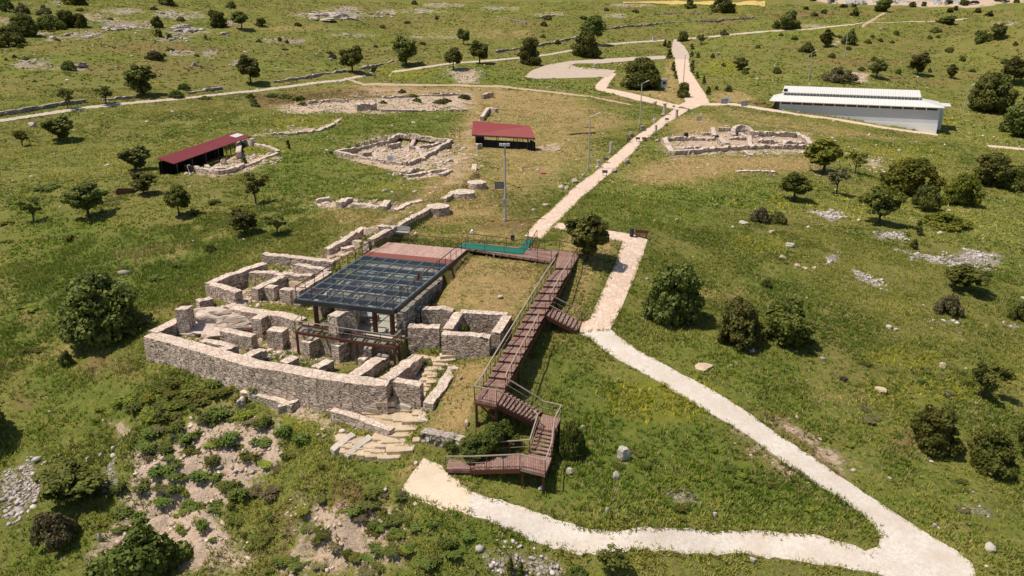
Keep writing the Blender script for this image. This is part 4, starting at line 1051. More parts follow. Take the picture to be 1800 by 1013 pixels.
    railing(R, [lp[2], t2[1], b2[1], p2[1], p2[2], p2[3], t3[1], b3[1], p3[1]], 1.0, 1.5, rail='handrail', w=.07)
    railing(R, [b2[0]+V((0,-.2,0)), p2[0], b3[0], p3[3], b4[0], p4[3]+V((.6,0,0))], 1.0, 1.6, rail='handrail', w=.07)
    railing(R, [p3[1], p3[0], t4[1], b4[1], p4[0]], 1.0, 1.2, rail='handrail', w=.07)
    railing(R, [ts[0], bs[0]], 1.0, 3.5, rail='handrail', w=.06)
    railing(R, [ts[1], bs[1]], 1.0, 3.5, rail='handrail', w=.06)
    z = 0.0
    railing(R, [P(822,428,z), P(925,437.5,z)+V((0,-.4,0)), P(938,421,z)+V((-.5,-.2,0))], 1.0, 1.8)
    railing(R, [P(818,439,z), P(921,447.8,z), P(969,459.2,z)], 1.0, 1.9)
    railing(R, [P(944,421.5,z), P(932,441,z)], 1.0, 1.3); railing(R, [P(932,441,z), P(983,441,z), P(1019,447.5,z), P(1004,471,z)], 1.0, 1.6)
    # supports
    for px, py, zt in ((868,448,-.22),(930,450,-.22),(995,466,-.22)):
        q = P(px, py, zt); mb = MB(); g = hz(q.x, q.y)-.3; mb.bar(V((q.x,q.y,g)), q, .16)
        for s in (-1,1): mb.bar(V((q.x+s*.75,q.y,zt-.04)), V((q.x+s*.06,q.y,zt-.75)), .09)
        mb.build('support_post', M['handrail'], R)
    for q in (lp[0].lerp(lp[2],.06), lp[1].lerp(lp[3],.06), lp[3].lerp(lp[1],.06), p3[0].lerp(p3[2],.08), p3[1].lerp(p3[3],.08), p3[2].lerp(p3[0],.08), p2[2].lerp(p2[0],.08), p2[3].lerp(p2[1],.08)):
        g = hz(q.x, q.y)-.3; mb = MB(); mb.bar(V((q.x,q.y,g)), V((q.x,q.y,q.z-.21)), .17); mb.build('support_post', M['rust'], R)
    a, b = lp[0].lerp(lp[2],.06), lp[1].lerp(lp[3],.06); mb = MB(); mb.bar(a+V((0,0,-.25)), b+V((0,0,-1.2)), .09); mb.bar(lp[0].lerp(lp[1],.05)+V((0,0,-.30)), lp[1].lerp(lp[0],.05)+V((0,0,-.30)), .12, .2); mb.build('brace', M['rust'], R)
    for k in (3,6,9,12):
        for E in (L_, R_):
            q = E[k]; g = hz(q.x, q.y)-.3; zt = -.30-2.42*k/15
            if zt-g > .3: mb = MB(); mb.bar(V((q.x,q.y,g)), V((q.x,q.y,zt)), .15); mb.build('support_post', M['rust'], R)
    # green carpet on the gangway
    z = .03; mb = MB()
    mb.slab([P(806,434.3,z), P(817.5,426.6,z), P(912,436.5,z), P(903.5,446.6,z)], .02)
    mb.slab([P(904,446.4,z), P(911.5,436.9,z), P(924.8,420,z), P(939.5,421,z)][:0] or [P(904,446.5,z), P(919,447.6,z), P(940,421,z), P(925,419.8,z)], .021)
    o = mb.build('green_carpet', M['carpet']); tag(o, 'green carpet runner bent round the corner of the gangway', 'carpet')
# ------------------------------------------------------------------ town wall, other ruins
def build_ruins():
    R = empty('town_wall', G(754,366,smooth_h), 'long dark fortification wall with round buttresses running up from the deck', 'wall')
    wall(R, 'wall_run', [(651,421,.85),(672,409,.85),(692,398,.85),(724,381,.85),(755,365,.85)], .7, -.9, 'wall')
    wall(R, 'wall_run', [(779,349,.85),(800,335,.85)], .7, -.9, 'wall'); wall(R, 'wall_run', [(832,305,.4),(834,288,.2)], .7, -1.8, 'wall_pale')
    for px, py, z, rad in ((770,362,.9,1.35),(814,337,.9,1.5),(838,320,.75,1.3)):
        c = P(px, py, z); mb = MB(); n = 18; V = []; Fc = []; r = random.Random(int(px))
        for k, (h, s) in enumerate(((-2.0,1.06),(-1.2,1.03),(-.5,1.0),(0,.98),(.05,.6))):
            for i in range(n): a = 2*math.pi*i/n; w = rad*s*(1+r.uniform(-.04,.04)); V.append((c.x+w*math.cos(a), c.y+w*math.sin(a), c.z+h+r.uniform(-.04,.04)))
        for k in range(4):
            for i in range(n): Fc.append((k*n+i, k*n+(i+1)%n, (k+1)*n+(i+1)%n, (k+1)*n+i))
        Fc.append(tuple(range(4*n, 5*n))); mb.add(V, Fc); mb.build('buttress', M['wall'], R)
    for i, (pts, h, lab) in enumerate([([(847,214),(853,204),(859,196),(873,199)], 1.0, 'short corner of old wall showing behind the middle red roof'),([(848,174),(857,171),(867,171)], 1.1, 'short dark wall stub on the hay slope above the middle red roof'),([(837,262),(846,261)], .9, 'small round stone stub left of the middle red roofed shelter')]):
        R = empty('wall_stub', G(*pts[0], smooth_h), lab, 'wall'); gwall(R, 'stone_course', pts, h, .8, 'wall')
    R = empty('sunken_ruin', G(690,270,smooth_h), 'sunken square excavation of low stone rooms left of the middle shelter', 'ruin')
    for pts, h in (([(589,272),(640,262),(681,252),(702,239)], .6),([(589,272),(640,281),(692,290),(716,292)], .6),([(716,292),(753,276),(793,252)], .65),([(702,239),(750,244),(793,251)], .5),([(680,262),(704,259)], .9),([(636,277),(655,273)], .8),([(655,270),(662,284)], .5),([(620,268),(672,256)], .4),([(720,262),(745,262),(770,256)], .5),([(745,284),(733,262)], .5),([(728,250),(722,262)], .5)):
        gwall(R, 'stone_course', pts, h, .65, topj=.14, rough=.1)
    R = empty('ruin_annex', G(750,300,smooth_h), 'collapsed stone rows on bare ground just below the sunken square ruin', 'ruin')
    for pts, h in (([(706,306),(730,300),(745,299)], .35),([(715,312),(760,305),(790,300)], .35),([(760,292),(785,286),(800,284)], .4),([(775,312),(792,302)], .5)):
        gwall(R, 'stone_course', pts, h, .7, topj=.15)
    R = empty('low_ruin', G(625,362,smooth_h), 'two short low stone rows in the grass above the pale stone floor', 'ruin')
    for pts, h in (([(556,358),(580,355)], .6),([(596,366),(616,356)], .7),([(672,372),(682,360)], .6),([(620,362),(668,366)], .3),([(690,372),(740,354)], .3)):
        gwall(R, 'stone_course', pts, h, .8, topj=.15)
    R = empty('pale_floor_ruin', G(620,430,smooth_h), 'pale stone floor with low kerbs left of the deck rear corner', 'ruin')
    for pts, h in (([(575,443),(606,425),(640,405)], .35),([(640,408),(668,404),(690,405)], .35),([(625,432),(650,436)], .55),([(600,442),(622,437)], .4),([(640,440),(652,432)], .6)):
        gwall(R, 'stone_course', pts, h, .7, topj=.12)
    R = empty('church_ruin', G(1300,250,smooth_h), 'pale church ruin with a broken apse right of the paved path', 'ruin')
    for pts, h, th in (([(1167,250),(1174,262),(1180,273),(1215,271),(1257,267),(1284,264),(1330,263),(1367,262),(1426,263)], .75, .9),([(1426,263),(1417,250),(1398,238)], .8, .9),([(1167,250),(1200,247),(1260,248)], .7, .9),([(1260,248),(1278,262)], 1.0, .9),([(1232,238),(1258,237)], .6, .8),([(1255,246),(1252,232)], .9, .9),([(1262,232),(1296,234)], .8, .9),([(1324,240),(1360,240),(1398,241)], .9, .9),([(1280,247),(1318,247)], .6, .7),([(1318,262),(1316,244),(1300,240)], .7, .8),([(1330,252),(1372,253),(1412,254)], .6, .7),([(1370,262),(1385,256),(1408,257)], .9, .8),([(1195,265),(1230,262)], .4, .7),([(1308,268),(1320,275)], .3, .6)):
        gwall(R, 'stone_course', pts, h, th, topj=.2, rough=.12)
    c = G(1307,243,smooth_h); mb = MB(); n = 14
    arc = [Vector((c.x+1.9*math.cos(a), c.y+1.9*math.sin(a)+.8, c.z+1.1+1.0*math.sin(max(0, a)))) for a in np.linspace(-.3, math.pi+.3, n)]
    wall_mesh(mb, arc, .8, lambda q: c.z-.3, topj=.2, rough=.1); mb.build('apse', M['wall_pale'], R)
    R = empty('gate_ruin', G(640,195,smooth_h), 'block of old masonry in the long rubble bank below the gravel track', 'ruin')
    gwall(R, 'stone_course', [(626,195),(645,194),(660,193)], 1.5, 1.8, 'wall_pale', topj=.2); gwall(R, 'stone_course', [(670,196),(720,197),(820,195)], .35, .7, topj=.15)
    gwall(R, 'stone_course', [(672,174),(720,171),(800,168),(826,170)], .5, .8, topj=.2); gwall(R, 'stone_course', [(540,182),(580,178),(612,180)], .5, .9, topj=.25)
    R = empty('broken_wall', G(500,238,smooth_h), 'curving broken line of pale stones in grass right of the left shelter', 'wall')
    gwall(R, 'stone_course', [(480,237),(520,236),(560,232),(585,222),(597,214)], .35, .8, topj=.2)
    R = empty('broken_wall', G(1300,304,smooth_h), 'long thin pale stone footing at the edge of the hay by the church ruin', 'wall')
    gwall(R, 'stone_course', [(1294,304),(1330,303),(1365,305)], .3, .8, topj=.08)
    # drystone field walls far up the slope
    for pts, lab, h in (([(-20,206),(40,196),(100,187),(150,181)], 'drystone field wall beside the gravel track at the left edge', .9),([(180,178),(215,175),(240,173)], 'short drystone wall between the two trees by the gravel track', .8),([(330,166),(390,157)], 'drystone field wall just above the bend of the gravel track', .8),([(480,146),(540,137),(600,127),(660,117),(700,108)], 'long drystone wall climbing toward the row of round trees', .8),([(870,92),(930,85),(990,72),(1050,58)], 'drystone wall behind the dark round trees on the upper slope', .8),([(1058,54),(1100,48),(1160,43),(1200,41),(1260,37),(1330,33)], 'long straight drystone wall across the upper middle meadow', .9),([(947,32),(975,28)], 'small rectangular stone enclosure in the upper meadow', .7),([(1150,26),(1230,25)], 'short grey drystone wall near the wheat field', .8),([(870,30),(900,36),(925,42)], 'curved drystone wall fragment on the upper middle meadow', .7)):
        R = empty('drystone_wall', G(*pts[0], smooth_h), lab, 'wall', 'drystone field walls'); gwall(R, 'stone_course', pts, h*.75, .9, 'wall_dark', topj=.22, rough=.14, step=.6)
    # earth cuts in the hay slope
    for pts, lab in (([(1000,225),(1020,224),(1045,225)], 'upper of two narrow earth trenches in the hay meadow'),([(1000,237),(1020,235),(1046,234)], 'lower of two narrow earth trenches in the hay meadow')):
        R = empty('earth_bank', G(*pts[0], smooth_h), lab, 'earth bank'); gwall(R, 'stone_course', pts, .22, .5, 'earth', topj=.08)
# ------------------------------------------------------------------ shelters, museum, kiosk
def build_buildings():
    V = Vector
    rr = lambda a: mat_ribs('red_sheet', (.215,.034,.032), (.285,.054,.048), a, .35, .45)
    # left shelter
    f0, f1 = P(305,288,.45), P(442,239.5,.45); b0, b1 = P(276,278.5,1.35), P(413,232.5,1.35)
    R = empty('shelter', G(380,296,smooth_h), 'long red sheet roof shelter over ruins at the left', 'shelter'); a = math.atan2((f1-f0).y, (f1-f0).x)
    mb = MB(); mb.slab([f0,f1,b1,b0], .10); rf = mb.build('roof', rr(-a), R)
    q = [b0.lerp(b1,.86).lerp(f0.lerp(f1,.86),.22), b0.lerp(b1,.98).lerp(f0.lerp(f1,.98),.22), b0.lerp(b1,.98).lerp(f0.lerp(f1,.98),.62), b0.lerp(b1,.86).lerp(f0.lerp(f1,.86),.62)]
    mb = MB(); mb.slab([p+V((0,0,.06)) for p in q], .045); mb.build('skylight', M['white'], rf)
    for t in (.03,.2,.36,.52,.68,.84,.97):
        for A, B, h in ((f0,f1,-.1),(b0,b1,-.1)):
            p = A.lerp(B,t); mb = MB(); mb.bar(V((p.x,p.y,hz(p.x,p.y)-.3)), V((p.x,p.y,p.z+h-.005)), .12); mb.build('post', M['steel'], R)
    mb = MB()
    for t in (.03,.2,.36,.52,.68,.84,.97): mb.bar(f0.lerp(f1,t)+V((0,0,-.18)), b0.lerp(b1,t)+V((0,0,-.18)), .10, .14)
    mb.build('rafters', M['steel'], R)
    p0, p1 = b0.lerp(b1,.01), b0.lerp(b1,.80); mb = MB(); mb.slab([V((p0.x,p0.y,.75)), V((p1.x,p1.y,.75)), V((p1.x,p1.y-.12,.75)), V((p0.x,p0.y-.12,.75))], 3.1); mb.build('shade_back_wall', M['black_net_and_shade'], R)  # its black colour stands in for the deep shade under the roof
    RR = empty('shelter_ruin', G(400,296,smooth_h), 'low stone walls of a ruin under and beside the left red roof', 'ruin')
    for pts, h, th in (([(322,297),(355,304),(387,309),(410,303),(428,296)], .75, .7),([(428,296),(455,286),(488,272)], .45, .7),([(446,256),(470,262),(490,270)], .5, .7),([(420,282),(423,262),(446,257)], 1.3, .8)):
        gwall(RR, 'stone_course', pts, h, th, topj=.12)
    for px, py, w, h, lab in ((365,300,14,11,'squat pale stone pillar base standing left under the left red roof'),(395,289,12,11,'squat pale stone pillar base standing further back under the left red roof'),(386,302,30,9,'broad flat stone block between the pillar bases by the left red roof')):
        boulder(px, py, w, h, lab, 'wall_pale', 'stone_block', int(px), depth=1.2 if w < 20 else 1.8, rz=.3, jag=.08)
    p = G(301,304,smooth_h); mb = MB(p); mb.box((p.x,p.y,p.z+.55), (1.4,.5,1.1), a); mb.box((p.x,p.y,p.z+1.13), (1.5,.6,.05), a); tag(mb.build('utility_cabinet', M['pole']), 'pale grey metal cabinet at the left end of the left red roof', 'cabinet')
    # middle shelter
    f0, f1 = P(829.5,236.5,.9), P(941,242.5,.9); b0, b1 = P(831,213,2.5), P(932,221.5,2.5); a = math.atan2((f1-f0).y, (f1-f0).x)
    R = empty('shelter', G(890,262,smooth_h), 'smaller red sheet roof shelter with dark skirting beside the town wall', 'shelter')
    mb = MB(); mb.slab([f0,f1,b1,b0], .10); mb.build('roof', rr(-a), R)
    for t in (.06,.42,.72,.88,.97):
        for A, B in ((f0,f1),(b0,b1)):
            p = A.lerp(B,t); mb = MB(); mb.bar(V((p.x,p.y,hz(p.x,p.y)-.3)), V((p.x,p.y,p.z-.105)), .12); mb.build('post', M['steel'], R)
    mb = MB(); n_ = V((0,0,-.2))
    mb.bar(f0+n_, f1+n_, .1, .16); mb.bar(b0+n_, b1+n_, .1, .16); [mb.bar(f0.lerp(f1,t)+n_, b0.lerp(b1,t)+n_, .08, .12) for t in (.06,.28,.5,.72,.97)]; mb.build('rafters', M['steel'], R)
    def panel(p, q, z0, z1, nm):
        mb = MB(); dd = (q-p).normalized(); s = V((dd.y,-dd.x,0))*.05
        mb.slab([V((p.x,p.y,z1))-s, V((q.x,q.y,z1))-s, V((q.x,q.y,z1))+s, V((p.x,p.y,z1))+s], z1-z0); mb.build(nm, M['black_net_and_shade'], R)
    panel(f0.lerp(f1,.075), f0.lerp(f1,.96), -2.0, .10, 'skirt_panel'); panel(f1.lerp(b1,.03), b1.lerp(f1,.04), -2.0, .10, 'skirt_panel')
    panel(f0.lerp(b0,.02)+V((.9,0,0)), b0.lerp(f0,.04)+V((.9,0,0)), -2.0, 1.0, 'side_wall'); panel(f0.lerp(f1,.065), f0.lerp(f1,.20), -2.0, .62, 'side_wall')
    # museum
    zb = -7.2; rb = P(1645,235,-6.5); zt = z_at(rb.x, rb.y, 189); lf = P(1371,177.5,zt); rfp = V((rb.x,rb.y,zt))
    ex = (rfp-lf); Lm = ex.length; ex.normalize(); ey = V((-ex.y, ex.x, 0)); D = 13.0
    R = empty('museum_building', V((lf.x,lf.y,-3)), 'long low white museum hall with ribbed roof, clerestory and narrow windows', 'building')
    m = lambda x, y, z: lf+ex*x+ey*y+V((0,0,z-lf.z))
    mw = mat_ribs('wall_sheet', (.56,.57,.60), (.64,.65,.68), -math.atan2(ex.y,ex.x), .25, .55, 0, .02)
    mr = mat_ribs('roof_sheet', (.66,.64,.60), (.73,.71,.67), -math.atan2(ex.y,ex.x), .55, .45, 0, .04)
    mb = MB(); mb.hexa([m(0,0,-5.5), m(Lm,0,zb), m(Lm,D,zb), m(0,D,-5.5), m(0,0,zt), m(Lm,0,zt), m(Lm,D,zt), m(0,D,zt)]); mb.build('wall', mw, R)
    mb = MB(); zl = -5.1; mb.hexa([m(Lm*.38,-.16,-7.0), m(Lm+.04,-.16,-7.6), m(Lm+.04,-.02,-7.6), m(Lm*.38,-.02,-7.0), m(Lm*.38,-.16,-4.35), m(Lm+.04,-.16,-4.35), m(Lm+.04,-.02,-4.35), m(Lm*.38,-.02,-4.35)]); mb.build('plinth', M['white'], R)
    nw = 14
    for k in range(nw):
        x0 = .35+(Lm-.7)*k/nw; x1 = x0+(Lm-.7)/nw-.14; z1 = zt-.10; z0 = zt-.85
        mb = MB()
        for a_, b_ in ((x0,x0+.06),(x1-.06,x1)): mb.hexa([m(a_,-.05,z0), m(b_,-.05,z0), m(b_,.02,z0), m(a_,.02,z0), m(a_,-.05,z1), m(b_,-.05,z1), m(b_,.02,z1), m(a_,.02,z1)])
        mb.hexa([m(x0+.06,-.05,z0), m(x1-.06,-.05,z0), m(x1-.06,.02,z0), m(x0+.06,.02,z0), m(x0+.06,-.05,z0+.06), m(x1-.06,-.05,z0+.06), m(x1-.06,.02,z0+.06), m(x0+.06,.02,z0+.06)])
        w = mb.build('window', M['white'], R)
        mb = MB(); mb.hexa([m(x0+.06,-.02,z0+.06), m(x1-.06,-.02,z0+.06), m(x1-.06,.01,z0+.06), m(x0+.06,.01,z0+.06), m(x0+.06,-.02,z1), m(x1-.06,-.02,z1), m(x1-.06,.01,z1), m(x0+.06,.01,z1)]); mb.build('pane', M['dark_glass'], w)
    # main roof: hipped skirt rising to the clerestory
    E = .75; el = 2.6; y0, y1 = 3.4, 9.6; zr = zt+1.15
    ra = [m(-el,-E,zt+.02), m(Lm+.8,-E,zt+.02), m(Lm+.8,D+E,zt+.02), m(-el,D+E,zt+.02)]; rb_ = [m(.4,y0,zr), m(Lm-4.2,y0,zr), m(Lm-4.2,y1,zr), m(.4,y1,zr)]
    mb = MB(); mb.add(ra+rb_+[p-V((0,0,.16)) for p in ra], [(0,1,5,4),(1,2,6,5),(2,3,7,6),(3,0,4,7),(4,5,6,7),(8,9,1,0),(9,10,2,1),(10,11,3,2),(11,8,0,3),(11,10,9,8)]); mb.build('roof', mr, R)
    c0, c1, zc = .5, Lm-4.4, zr+.66
    mb = MB(); mb.hexa([m(c0,y0+.1,zr-.1), m(c1,y0+.1,zr-.1), m(c1,y1-.1,zr-.1), m(c0,y1-.1,zr-.1), m(c0,y0+.1,zc), m(c1,y0+.1,zc), m(c1,y1-.1,zc+.9), m(c0,y1-.1,zc+.9)]); cl = mb.build('clerestory', M['white'], R)
    mb = MB(); q = [m(c0-.35,y0-.3,zc-.02), m(c1+.2,y0-.3,zc-.02), m(c1+.2,y1+.3,zc+1.0), m(c0-.35,y1+.3,zc+1.0)]; mb.slab([p+V((0,0,.13)) for p in q], .12); mb.build('roof', mr, R)
    for k in range(40):
        x0 = c0+.2+(c1-c0-.4)*k/40; x1 = x0+(c1-c0-.4)/40-.17
        mb = MB(); mb.hexa([m(x0,y0+.05,zr+.10), m(x1,y0+.05,zr+.10), m(x1,y0+.12,zr+.10), m(x0,y0+.12,zr+.10), m(x0,y0+.05,zc-.12), m(x1,y0+.05,zc-.12), m(x1,y0+.12,zc-.12), m(x0,y0+.12,zc-.12)]); mb.build('pane', M['grey_glass'], cl)
    mb = MB(); q = [m(Lm-.5,D*.5,zt-.5), m(Lm+3.2,D*.62,zt-.5), m(Lm+3.6,D+2.4,zt-.5), m(Lm-.5,D+2.4,zt-.5)]; mb.slab(q, .18); mb.build('canopy', mr, R)
    mb = MB(); mb.hexa([m(Lm,5.5,zb), m(Lm+1.6,6.2,zb), m(Lm+1.6,D+.5,zb), m(Lm,D+.5,zb), m(Lm,5.5,zt-.7), m(Lm+1.6,6.2,zt-.7), m(Lm+1.6,D+.5,zt-.7), m(Lm,D+.5,zt-.7)]); mb.build('side_wing', mw, R)
    mb = MB(); mb.hexa([m(-.9,.4,-5.5), m(-.02,.4,-5.5), m(-.02,D-.3,-5.5), m(-.9,D-.3,-5.5), m(-.9,.4,zt-.15), m(-.02,.4,zt-.15), m(-.02,D-.3,zt-.15), m(-.9,D-.3,zt-.15)]); mb.build('overhang_shade_bay', M['dark_glass'], R)  # dark box painted in for the shade below the deep end overhang
    q = m(.9,y0+.4,zc+.25); mb = MB(); mb.box((q.x,q.y,q.z+.35), (.9,.5,.6), .1); mb.build('vent_unit', M['steel'], R)
    # kiosk
    g = G(1167,155,smooth_h); R = empty('kiosk', g, 'small white guard kiosk with a window beside the big dark tree', 'kiosk')
    s = 1.05; mb = MB(); mb.box((g.x,g.y+1.0,g.z+1.15), (2.0,2.0,2.5)); mb.build('wall', M['white'], R)
    mb = MB(); mb.box((g.x,g.y+1.0,g.z+2.47), (2.3,2.3,.14)); mb.build('roof', M['pole'], R)
    mb = MB(); mb.box((g.x+.05,g.y-.02,g.z+1.5), (.95,.05,.85)); w = mb.build('window', M['steel'], R); mb = MB(); mb.box((g.x+.05,g.y-.055,g.z+1.5), (.8,.03,.7)); mb.build('pane', M['dark_glass'], w)
    mb = MB(); mb.box((g.x+1.01,g.y+1.0,g.z+1.05), (.06,.8,1.9)); mb.build('door', M['pole'], R)
    g = G(1149,72,smooth_h); mb = MB(g); mb.box((g.x,g.y,g.z+.85), (1.1,.8,1.7)); mb.box((g.x,g.y,g.z+1.75), (1.3,1.0,.1)); s = mb.build('meter_box', M['white']); tag(s, 'small white cabinet beside the upper road junction', 'cabinet')
    mb = MB(); mb.box((g.x,g.y-.41,g.z+.9), (.8,.03,1.3)); mb.build('door', M['pole'], s)
# ------------------------------------------------------------------ lamps, signs, stones
def build_furniture():
    V = Vector
    def lamp(px, py, h, label, arm=1, flood=False):
        g = G(px, py, smooth_h); R = empty('street_lamp', g, label, 'street lamp', 'galvanised lamp posts')
        mb = MB(); mb.tube([g+V((0,0,-.3)), g+V((0,0,.1)), g+V((0,0,h))], [.16,.15,.085], 10); mb.tube([g+V((0,0,.0)), g+V((0,0,.25))], .24, 10); mb.build('pole', M['pole'], R)
        if flood:
            mb = MB(); mb.bar(g+V((-.5,0,h-.12)), g+V((.45,0,h-.12)), .07); mb.build('bracket', M['pole'], R)
            for x in (-.42,-.05,.35): mb = MB(); mb.box(g+V((x,-.12,h+.05)), (.30,.2,.26), .2); mb.build('lamp_head', M['lamp'], R)
            mb = MB(); mb.box(g+V((-.24,-.05,2.2)), (.26,.2,.5)); mb.build('switch_box', M['pole'], R)
        else:
            mb = MB(); mb.tube([g+V((0,0,h-.05)), g+V((.35,-.05,h+.12)), g+V((.8,-.1,h+.35))], .045, 6); mb.bar(g+V((-.45,0,h-.1)), g+V((.1,0,h-.1)), .05); mb.build('arm', M['pole'], R)
            mb = MB(); q = g+V((1.15,-.13,h+.52)); d = V((.87,-.05,.40)).normalized(); mb.bar(q-d*.42, q+d*.42, .26, .12); hd = mb.build('lamp_head', M['lamp'], R)
            mb = MB(); mb.bar(q-d*.3-V((0,0,.07)), q+d*.3-V((0,0,.07)), .18, .03); mb.build('lens', M['lens'], hd)
    for px, py, yt, lab, fl in ((888,388,255,'tall floodlight post standing on grass above the deck',True),(1034,298,206,'lamp post left of the paved path, nearer to the church ruin trench',False),(1124.5,219,147,'lamp post left of the paved path near its upper junction',False),(1201,147,97,'lamp post standing at the wide paved road above the junction',False),(1421,142,92,'lamp post rising behind the museum roof, shorter looking one',False),(1484,103,52,'lamp post standing far up the meadow behind the museum',False),(1692,205,152,'lamp post right of the museum beside dark trees',False),(1397,36,2,'faint utility post at the top edge near the cemetery',False)):
        g = G(px, py, smooth_h); h = z_at(g.x, g.y, yt)-g.z; lamp(px, py, h, lab, flood=fl)
    # mast by the bench
    g = P(693,411,0); zt = z_at(g.x, g.y, 340); mb = MB(g); mb.tube([g, V((g.x,g.y,zt))], [.04,.025], 6); s = mb.build('mast', M['pole']); tag(s, 'thin steel mast with a small lamp at the deck corner bench', 'mast')
    mb = MB(); mb.box((g.x,g.y,zt+.1), (.22,.22,.2)); mb.build('lamp_head', M['lamp'], s); mb = MB(); mb.tube([g+V((-.35,0,0)), g+V((-.6,0,1.6))], .03, 6); mb.build('stay', M['pole'], s)
    g = G(901,423,smooth_h); mb = MB(g); zt = z_at(g.x, g.y, 387); mb.tube([g, V((g.x,g.y,zt))], [.05,.04], 6); s = mb.build('marker_post', M['pole']); tag(s, 'thin grey post with a dark box beside the gangway', 'post'); mb = MB(); mb.box((g.x,g.y-.1,g.z+.35), (.4,.25,.45)); mb.build('meter_box', M['steel'], s)
    def board(px, py, w, h, label, legs=2, mat='board', lift=.6, tilt=0, txt=True, rz=0):
        g = G(px, py, smooth_h); s = F/(g.y*CP-(g.z-HC)*SP); k = pxm(g); w = w/s; h = h/k
        R = empty('info_sign', g, label, 'sign', None, rz); T = lambda x, y, z: V((g.x+x*math.cos(rz)-y*math.sin(rz), g.y+x*math.sin(rz)+y*math.cos(rz), g.z+z))
        mb = MB()
        for x in ((-w*.46, w*.46) if legs == 2 else (0,)): mb.bar(T(x,.06,-.2), T(x,.06+tilt,lift+h), .07)
        mb.build('leg', M['pole'], R)
        mb = MB(); mb.hexa([T(-w/2,-.03,lift), T(w/2,-.03,lift), T(w/2,.02,lift), T(-w/2,.02,lift), T(-w/2,-.03+tilt,lift+h), T(w/2,-.03+tilt,lift+h), T(w/2,.02+tilt,lift+h), T(-w/2,.02+tilt,lift+h)]); f = mb.build('face', M[mat], R)
        if txt:
            mb = MB()
            for j in range(4):
                t0 = .2+.17*j; z0 = lift+h*t0; z1 = z0+h*.05; yy = -.04+tilt*t0; mb.hexa([T(-w*.38,yy,z0), T(w*(.36-.1*(j%2)),yy,z0), T(w*(.36-.1*(j%2)),yy+.008,z0), T(-w*.38,yy+.008,z0), T(-w*.38,yy+tilt*.05,z1), T(w*(.36-.1*(j%2)),yy+tilt*.05,z1), T(w*(.36-.1*(j%2)),yy+.008+tilt*.05,z1), T(-w*.38,yy+.008+tilt*.05,z1)])
            mb.build('print', M['ink'] if mat != 'board' else M['pole'], f)
    board(878,346,16,12,'dark grey information board on two legs left of the floodlight post', lift=1.0)
    board(687,290,12,10,'white information board in front of the sunken square ruin', mat='sign_white', lift=.6)
    board(1273,186,11,8,'dark tilted information board at the museum path, nearer the junction', tilt=.35, lift=.5)
    board(1308,190,11,8,'dark tilted information board at the museum path, nearer the museum', tilt=.35, lift=.5)
    board(1278,181,11,9,'white panel standing behind the dark boards at the museum path', mat='sign_white', lift=.3)
    board(1228,219,9,8,'brown grey board on a single post above the church ruin', legs=1, mat='pole', lift=.8, txt=False)
    # red plates on the grass
    for px, py, w, h, lab in ((928,297,9,14,'bright red rectangular plate lying on the grass'),(953,303,9,14,'faded orange plate lying on the grass')):
        g = G(px, py, smooth_h); s = F/(g.y*CP-(g.z-HC)*SP); mb = MB(g); mb.box((g.x,g.y,g.z+.12), (w/s,2.6,.08), .12); mb.box((g.x,g.y,g.z+.05), (w/s*.8,2.3,.08), .12); tag(mb.build('plate', M['redmat'] if px < 940 else M['faded']), lab, 'plate')
    bench((1127,418), 0, math.radians(-20), 'dark brown bench at the right end of the branch path', 'rust', sc=.8)
    g = G(1110,417,smooth_h); mb = MB(g); mb.tube([g+V((0,0,.1)), g+V((0,0,.85))], [.20,.24], 12); s = mb.build('litter_bin', M['steel']); tag(s, 'dark round litter bin beside the brown bench', 'bin')
    mb = MB(); mb.tube([g+V((0,0,.851)), g+V((0,0,.90))], .26, 12); mb.build('lid', M['steel'], s); mb = MB(); mb.tube([g+V((0,0,-.1)), g+V((0,0,.1))], .06, 8); mb.build('post', M['steel'], s)
    # stones shown along the paved path
    def column(px, py, hpx, wpx, label, top=True):
        g = G(px, py, smooth_h); s = F/(g.y*CP-(g.z-HC)*SP); h = hpx/pxm(g); r = wpx/s/2; R = empty('stone_column', g, label, 'column', 'old stones along the path')
        mb = MB(); mb.tube([g+V((0,0,.2)), g+V((0,0,h*.5)), g+V((0,0,h))], [r,r*.97,r*.9], 14); mb.build('shaft', M['block'], R)
        mb = MB(); mb.box(g+V((0,0,.08)), (r*3.2,r*3.2,.24), .3); mb.build('base', M['block'], R)
        if top: mb = MB(); mb.box(g+V((0,0,h+.07)), (r*2.2,r*2.2,.14), .3); mb.build('cap', M['block'], R)
    column(1073.5,271,21,6,'tallest pale column stump left of the path by the church ruin', False); column(1167.5,202,19,6,'upright pale stone block near the upper path junction'); column(1189,208,14,5,'pale column stump right of the path near the junction'); column(1152.5,232,12,5,'slim pale column stump right of the path, midway', False); column(1052,295,12,6,'short pale column stump near the lamp post foot')
